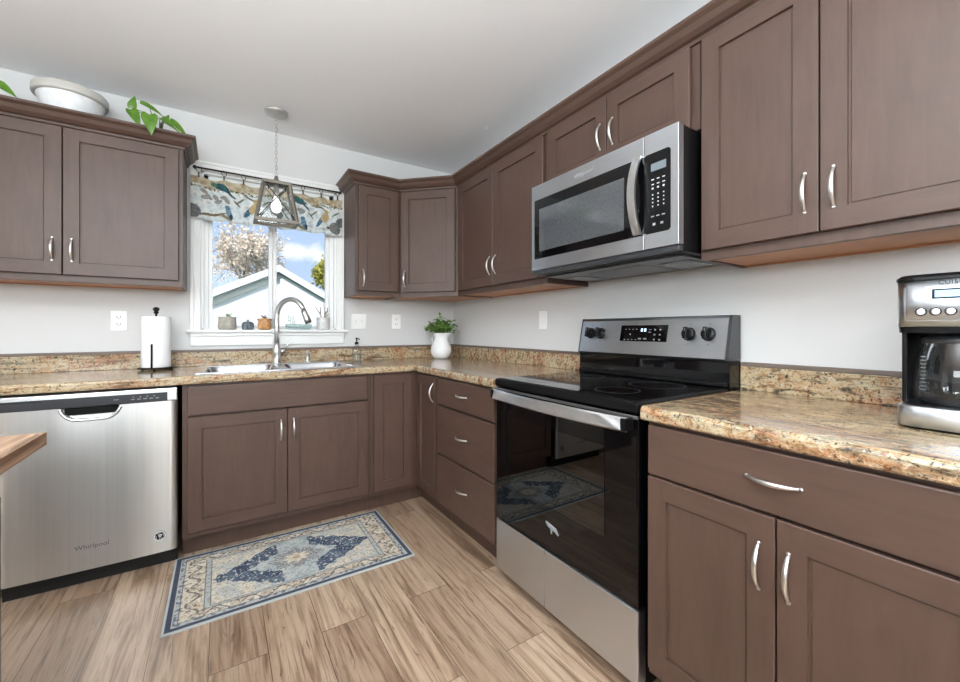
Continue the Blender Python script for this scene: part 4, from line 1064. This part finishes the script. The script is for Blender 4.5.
t = pot('twig_pot', 'mottled white cup holding bare twigs, rightmost on the sill', -1.082, PY0, [(.043, .0005), (.045, .006), (.0455, .088), (.042, .090), (.040, .07)], M['potwhite'], 'pot', (.04, .078))
m = MB()
for pts in ([(-1.085, 0, .07), (-1.105, 0, .12), (-1.135, 0, .165)], [(-1.10, 0, .115), (-1.098, 0, .15), (-1.104, 0, .168)], [(-1.075, 0, .07), (-1.07, 0, .13), (-1.078, 0, .19)], [(-1.072, 0, .11), (-1.05, 0, .14), (-1.052, 0, .16)], [(-1.09, 0, .07), (-1.062, 0, .10), (-1.04, 0, .115)]):
    m.tube([(x, PY0 + y, SZ + z) for x, y, z in pts], [.0035, .003, .0018], 6)
m.build('twigs', M['twig'], t)
# sun-catcher like sprig seen through the faucet arch
t = thing('budded_twig', 'tiny budded twig standing in the teal dish, inside the faucet arch', 'twig', (-1.20, PY0, SZ + .01))
m = MB(); m.tube([(-1.20, PY0, SZ + .009), (-1.195, PY0, SZ + .09), (-1.215, PY0, SZ + .15)], .0016, 5)
for x, z in ((-1.215, .152), (-1.203, .125), (-1.19, .108), (-1.222, .135)): m.ellipsoid((x, PY0, SZ + z), (.008, .006, .010), 8, 6)
m.build('buds', M['potorange'], t)

# ------------------------------------------------------------------ on top of the left wall cabinet
TZ0 = UZ1 + .0005
t = thing('serving_bowl', 'wide white bowl with a grey rim on top of the left wall cabinet', 'bowl', (-2.362, -.165, TZ0))
m = MB(); m.lathe((-2.362, -.165, TZ0), [(.07, .0005), (.075, .03), (.105, .12), (.128, .178), (.131, .20), (.12, .19), (.09, .12), (.06, .04)], 40, True, True); m.build('bowl_body', M['bowl'], t)
m = MB(); m.lathe((-2.362, -.165, TZ0), [(.130, .186), (.143, .187), (.146, .195), (.144, .225), (.139, .232), (.132, .228), (.129, .20)], 40, False, False); m.build('rim', M['bowlrim'], t)
def pothos(label, px, py, leaves, group=None):
    t = thing('pothos_plant', label, 'plant', (px, py, TZ0)); m = MB(); m.lathe((px, py, TZ0), [(.035, .0005), (.045, .05), (.047, .06), (.042, .06), (.038, .04)], 20, True, False); m.build('pot', M['potorange'], t)
    ms = MB(); ml = MB()
    for (x, y, z), d, n, L, Wd in leaves:
        ms.tube([(px, py, TZ0 + .03), ((px + x) / 2, (py + y) / 2, max(z, 2.235) + .02), (x, y, z)], .0022, 5); leaf(ml, (x, y, z), d, n, L, Wd, .38, .25)
    ms.build('stems', M['stem'], t); ml.build('leaves', M['leaf'], t, recalc=False); return t
pothos('green trailing pothos at the right end of the left wall cabinet', -2.0, -.22, [
    ((-2.098, -.33, 2.305), (.15, -.2, .9), (0, -1, .2), .070, .020), ((-2.100, -.345, 2.292), (.45, -.35, -.9), (.1, -1, .3), .095, .027),
    ((-2.062, -.35, 2.336), (.9, -.1, -.25), (-.1, -.8, .7), .105, .021), ((-2.022, -.37, 2.278), (.08, -.25, -1), (0, -1, .2), .105, .036),
    ((-1.975, -.345, 2.283), (.7, -.4, -.45), (0, -.8, .6), .075, .024), ((-1.94, -.335, 2.285), (.75, -.1, -.55), (.1, -.9, .6), .110, .022),
    ((-1.965, -.35, 2.262), (.8, -.2, -.35), (0, -.7, .7), .095, .014), ((-1.95, -.34, 2.29), (.2, 0, .9), (0, -1, .1), .028, .008)])
pothos('green pothos at the left frame edge, atop the left wall cabinet', -2.66, -.2, [
    ((-2.585, -.32, 2.285), (.85, -.15, -.4), (0, -.8, .6), .085, .026), ((-2.64, -.32, 2.27), (.5, -.3, .5), (0, -1, .4), .075, .028)])

# ------------------------------------------------------------------ outside
t = thing('neighbor_house', 'white neighbour house with a gabled roof outside the window', 'house', (-.6, 7.6, -.35))
pk = Vector((-.604, 2.50)); sl, sr = .50, .58
m = MB(); y0, y1 = 7.3, 12.0; xl, xr = -3.2, 2.4
zl = lambda x: pk.y - (pk.x - x) * sl if x < pk.x else pk.y - (x - pk.x) * sr
m.loops([[(xl, y, -.35), (xr, y, -.35), (xr, y, zl(xr)), (pk.x, y, pk.y), (xl, y, zl(xl))] for y in (y0, y1)]); m.build('gable_wall', M['siding'], t)
def roofstrip(name, mat, x0, x1, lo, hi, ya, yb):
    m = MB()
    for a, b in ((x0, pk.x), (pk.x, x1)):
        m.loops([[(a, y, zl(a) + lo), (b, y, zl(b) + lo), (b, y, zl(b) + hi), (a, y, zl(a) + hi)] for y in (ya, yb)])
    return m.build(name, mat, t)
roofstrip('roof', M['shingle'], xl - .3, xr + .3, .09, .13, 7.17, 12.2)
roofstrip('fascia', M['siding'], xl - .3, xr + .3, -.03, .125, 7.12, 7.17)
m = MB(); a = xl; m.loops([[(a, y, zl(a) - .21), (pk.x, y, pk.y - .21), (pk.x, y, pk.y - .02), (a, y, zl(a) - .02)] for y in (7.2, 7.3)])
a = xr; m.loops([[(a, y, zl(a) - .05), (pk.x, y, pk.y - .05), (pk.x, y, pk.y - .0), (a, y, zl(a) - .0)] for y in (7.2, 7.3)]); m.build('rake_board', M['rake'], t)
def tree(name, label, c, r, n, mat, seed, s=.09):
    rnd = random.Random(seed); t = thing(name, label, 'tree', (c[0], c[1], -.35)); m = MB(); cl = [(Vector((rnd.gauss(0, .42), rnd.gauss(0, .42), rnd.gauss(0, .42))), rnd.uniform(.2, .45)) for _ in range(26)]
    for k in range(n):
        q, sp = cl[k % 26]; p = q + Vector((rnd.gauss(0, .45), rnd.gauss(0, .45), rnd.gauss(0, .45))) * sp * 1.3
        w = Vector((c[0] + p.x * r[0], c[1] + p.y * r[1], c[2] + p.z * r[2])); a = Vector((rnd.uniform(-1, 1), rnd.uniform(-1, 1), rnd.uniform(-1, 1))).normalized(); b = a.cross(Vector((rnd.uniform(-1, 1), rnd.uniform(-1, 1), rnd.uniform(-1, 1)))).normalized(); z = s * rnd.uniform(.6, 1.3)
        m.f([m.v(w + a * z), m.v(w + b * z * .7), m.v(w - a * z), m.v(w - b * z * .7)])
    m.build('crown', mat, t, recalc=False)
    m = MB(); m.tube([(c[0], c[1], -.35), (c[0] + .05, c[1], c[2] * .4), (c[0], c[1], c[2] - r[2] * .7)], [.16, .12, .07], 8)
    for q, sp in cl[:12]: m.tube([(c[0], c[1], c[2] - r[2] * .8), (c[0] + q.x * r[0] * .5, c[1] + q.y * r[1] * .5, c[2] - .4 * r[2]), (c[0] + q.x * r[0], c[1] + q.y * r[1], c[2] + q.z * r[2])], [.016, .01, .005], 5)
    m.build('trunk', M['bark'], t)
tree('blossom_tree', 'pale blossoming tree behind the roof in the left sash', (-1.05, 14, 3.8), (1.05, .9, 1.15), 5600, M['blossom'], 11, .055)
tree('leafy_tree', 'yellow-green tree behind the roof in the right sash', (2.0, 14, 3.5), (.75, .7, .8), 3200, M['foliage'], 12, .07)

for o in COL.objects:
    if o.parent is None and 'label' in o:
        if o.name.startswith('base_cabinet'): o['group'] = 'brown base cabinets'
        elif o.name.startswith(('wall_outlet', 'light_switch')): o['group'] = 'white wall outlets and switches'
        elif o.name.startswith('pothos_plant'): o['group'] = 'pothos plants on the wall cabinet'
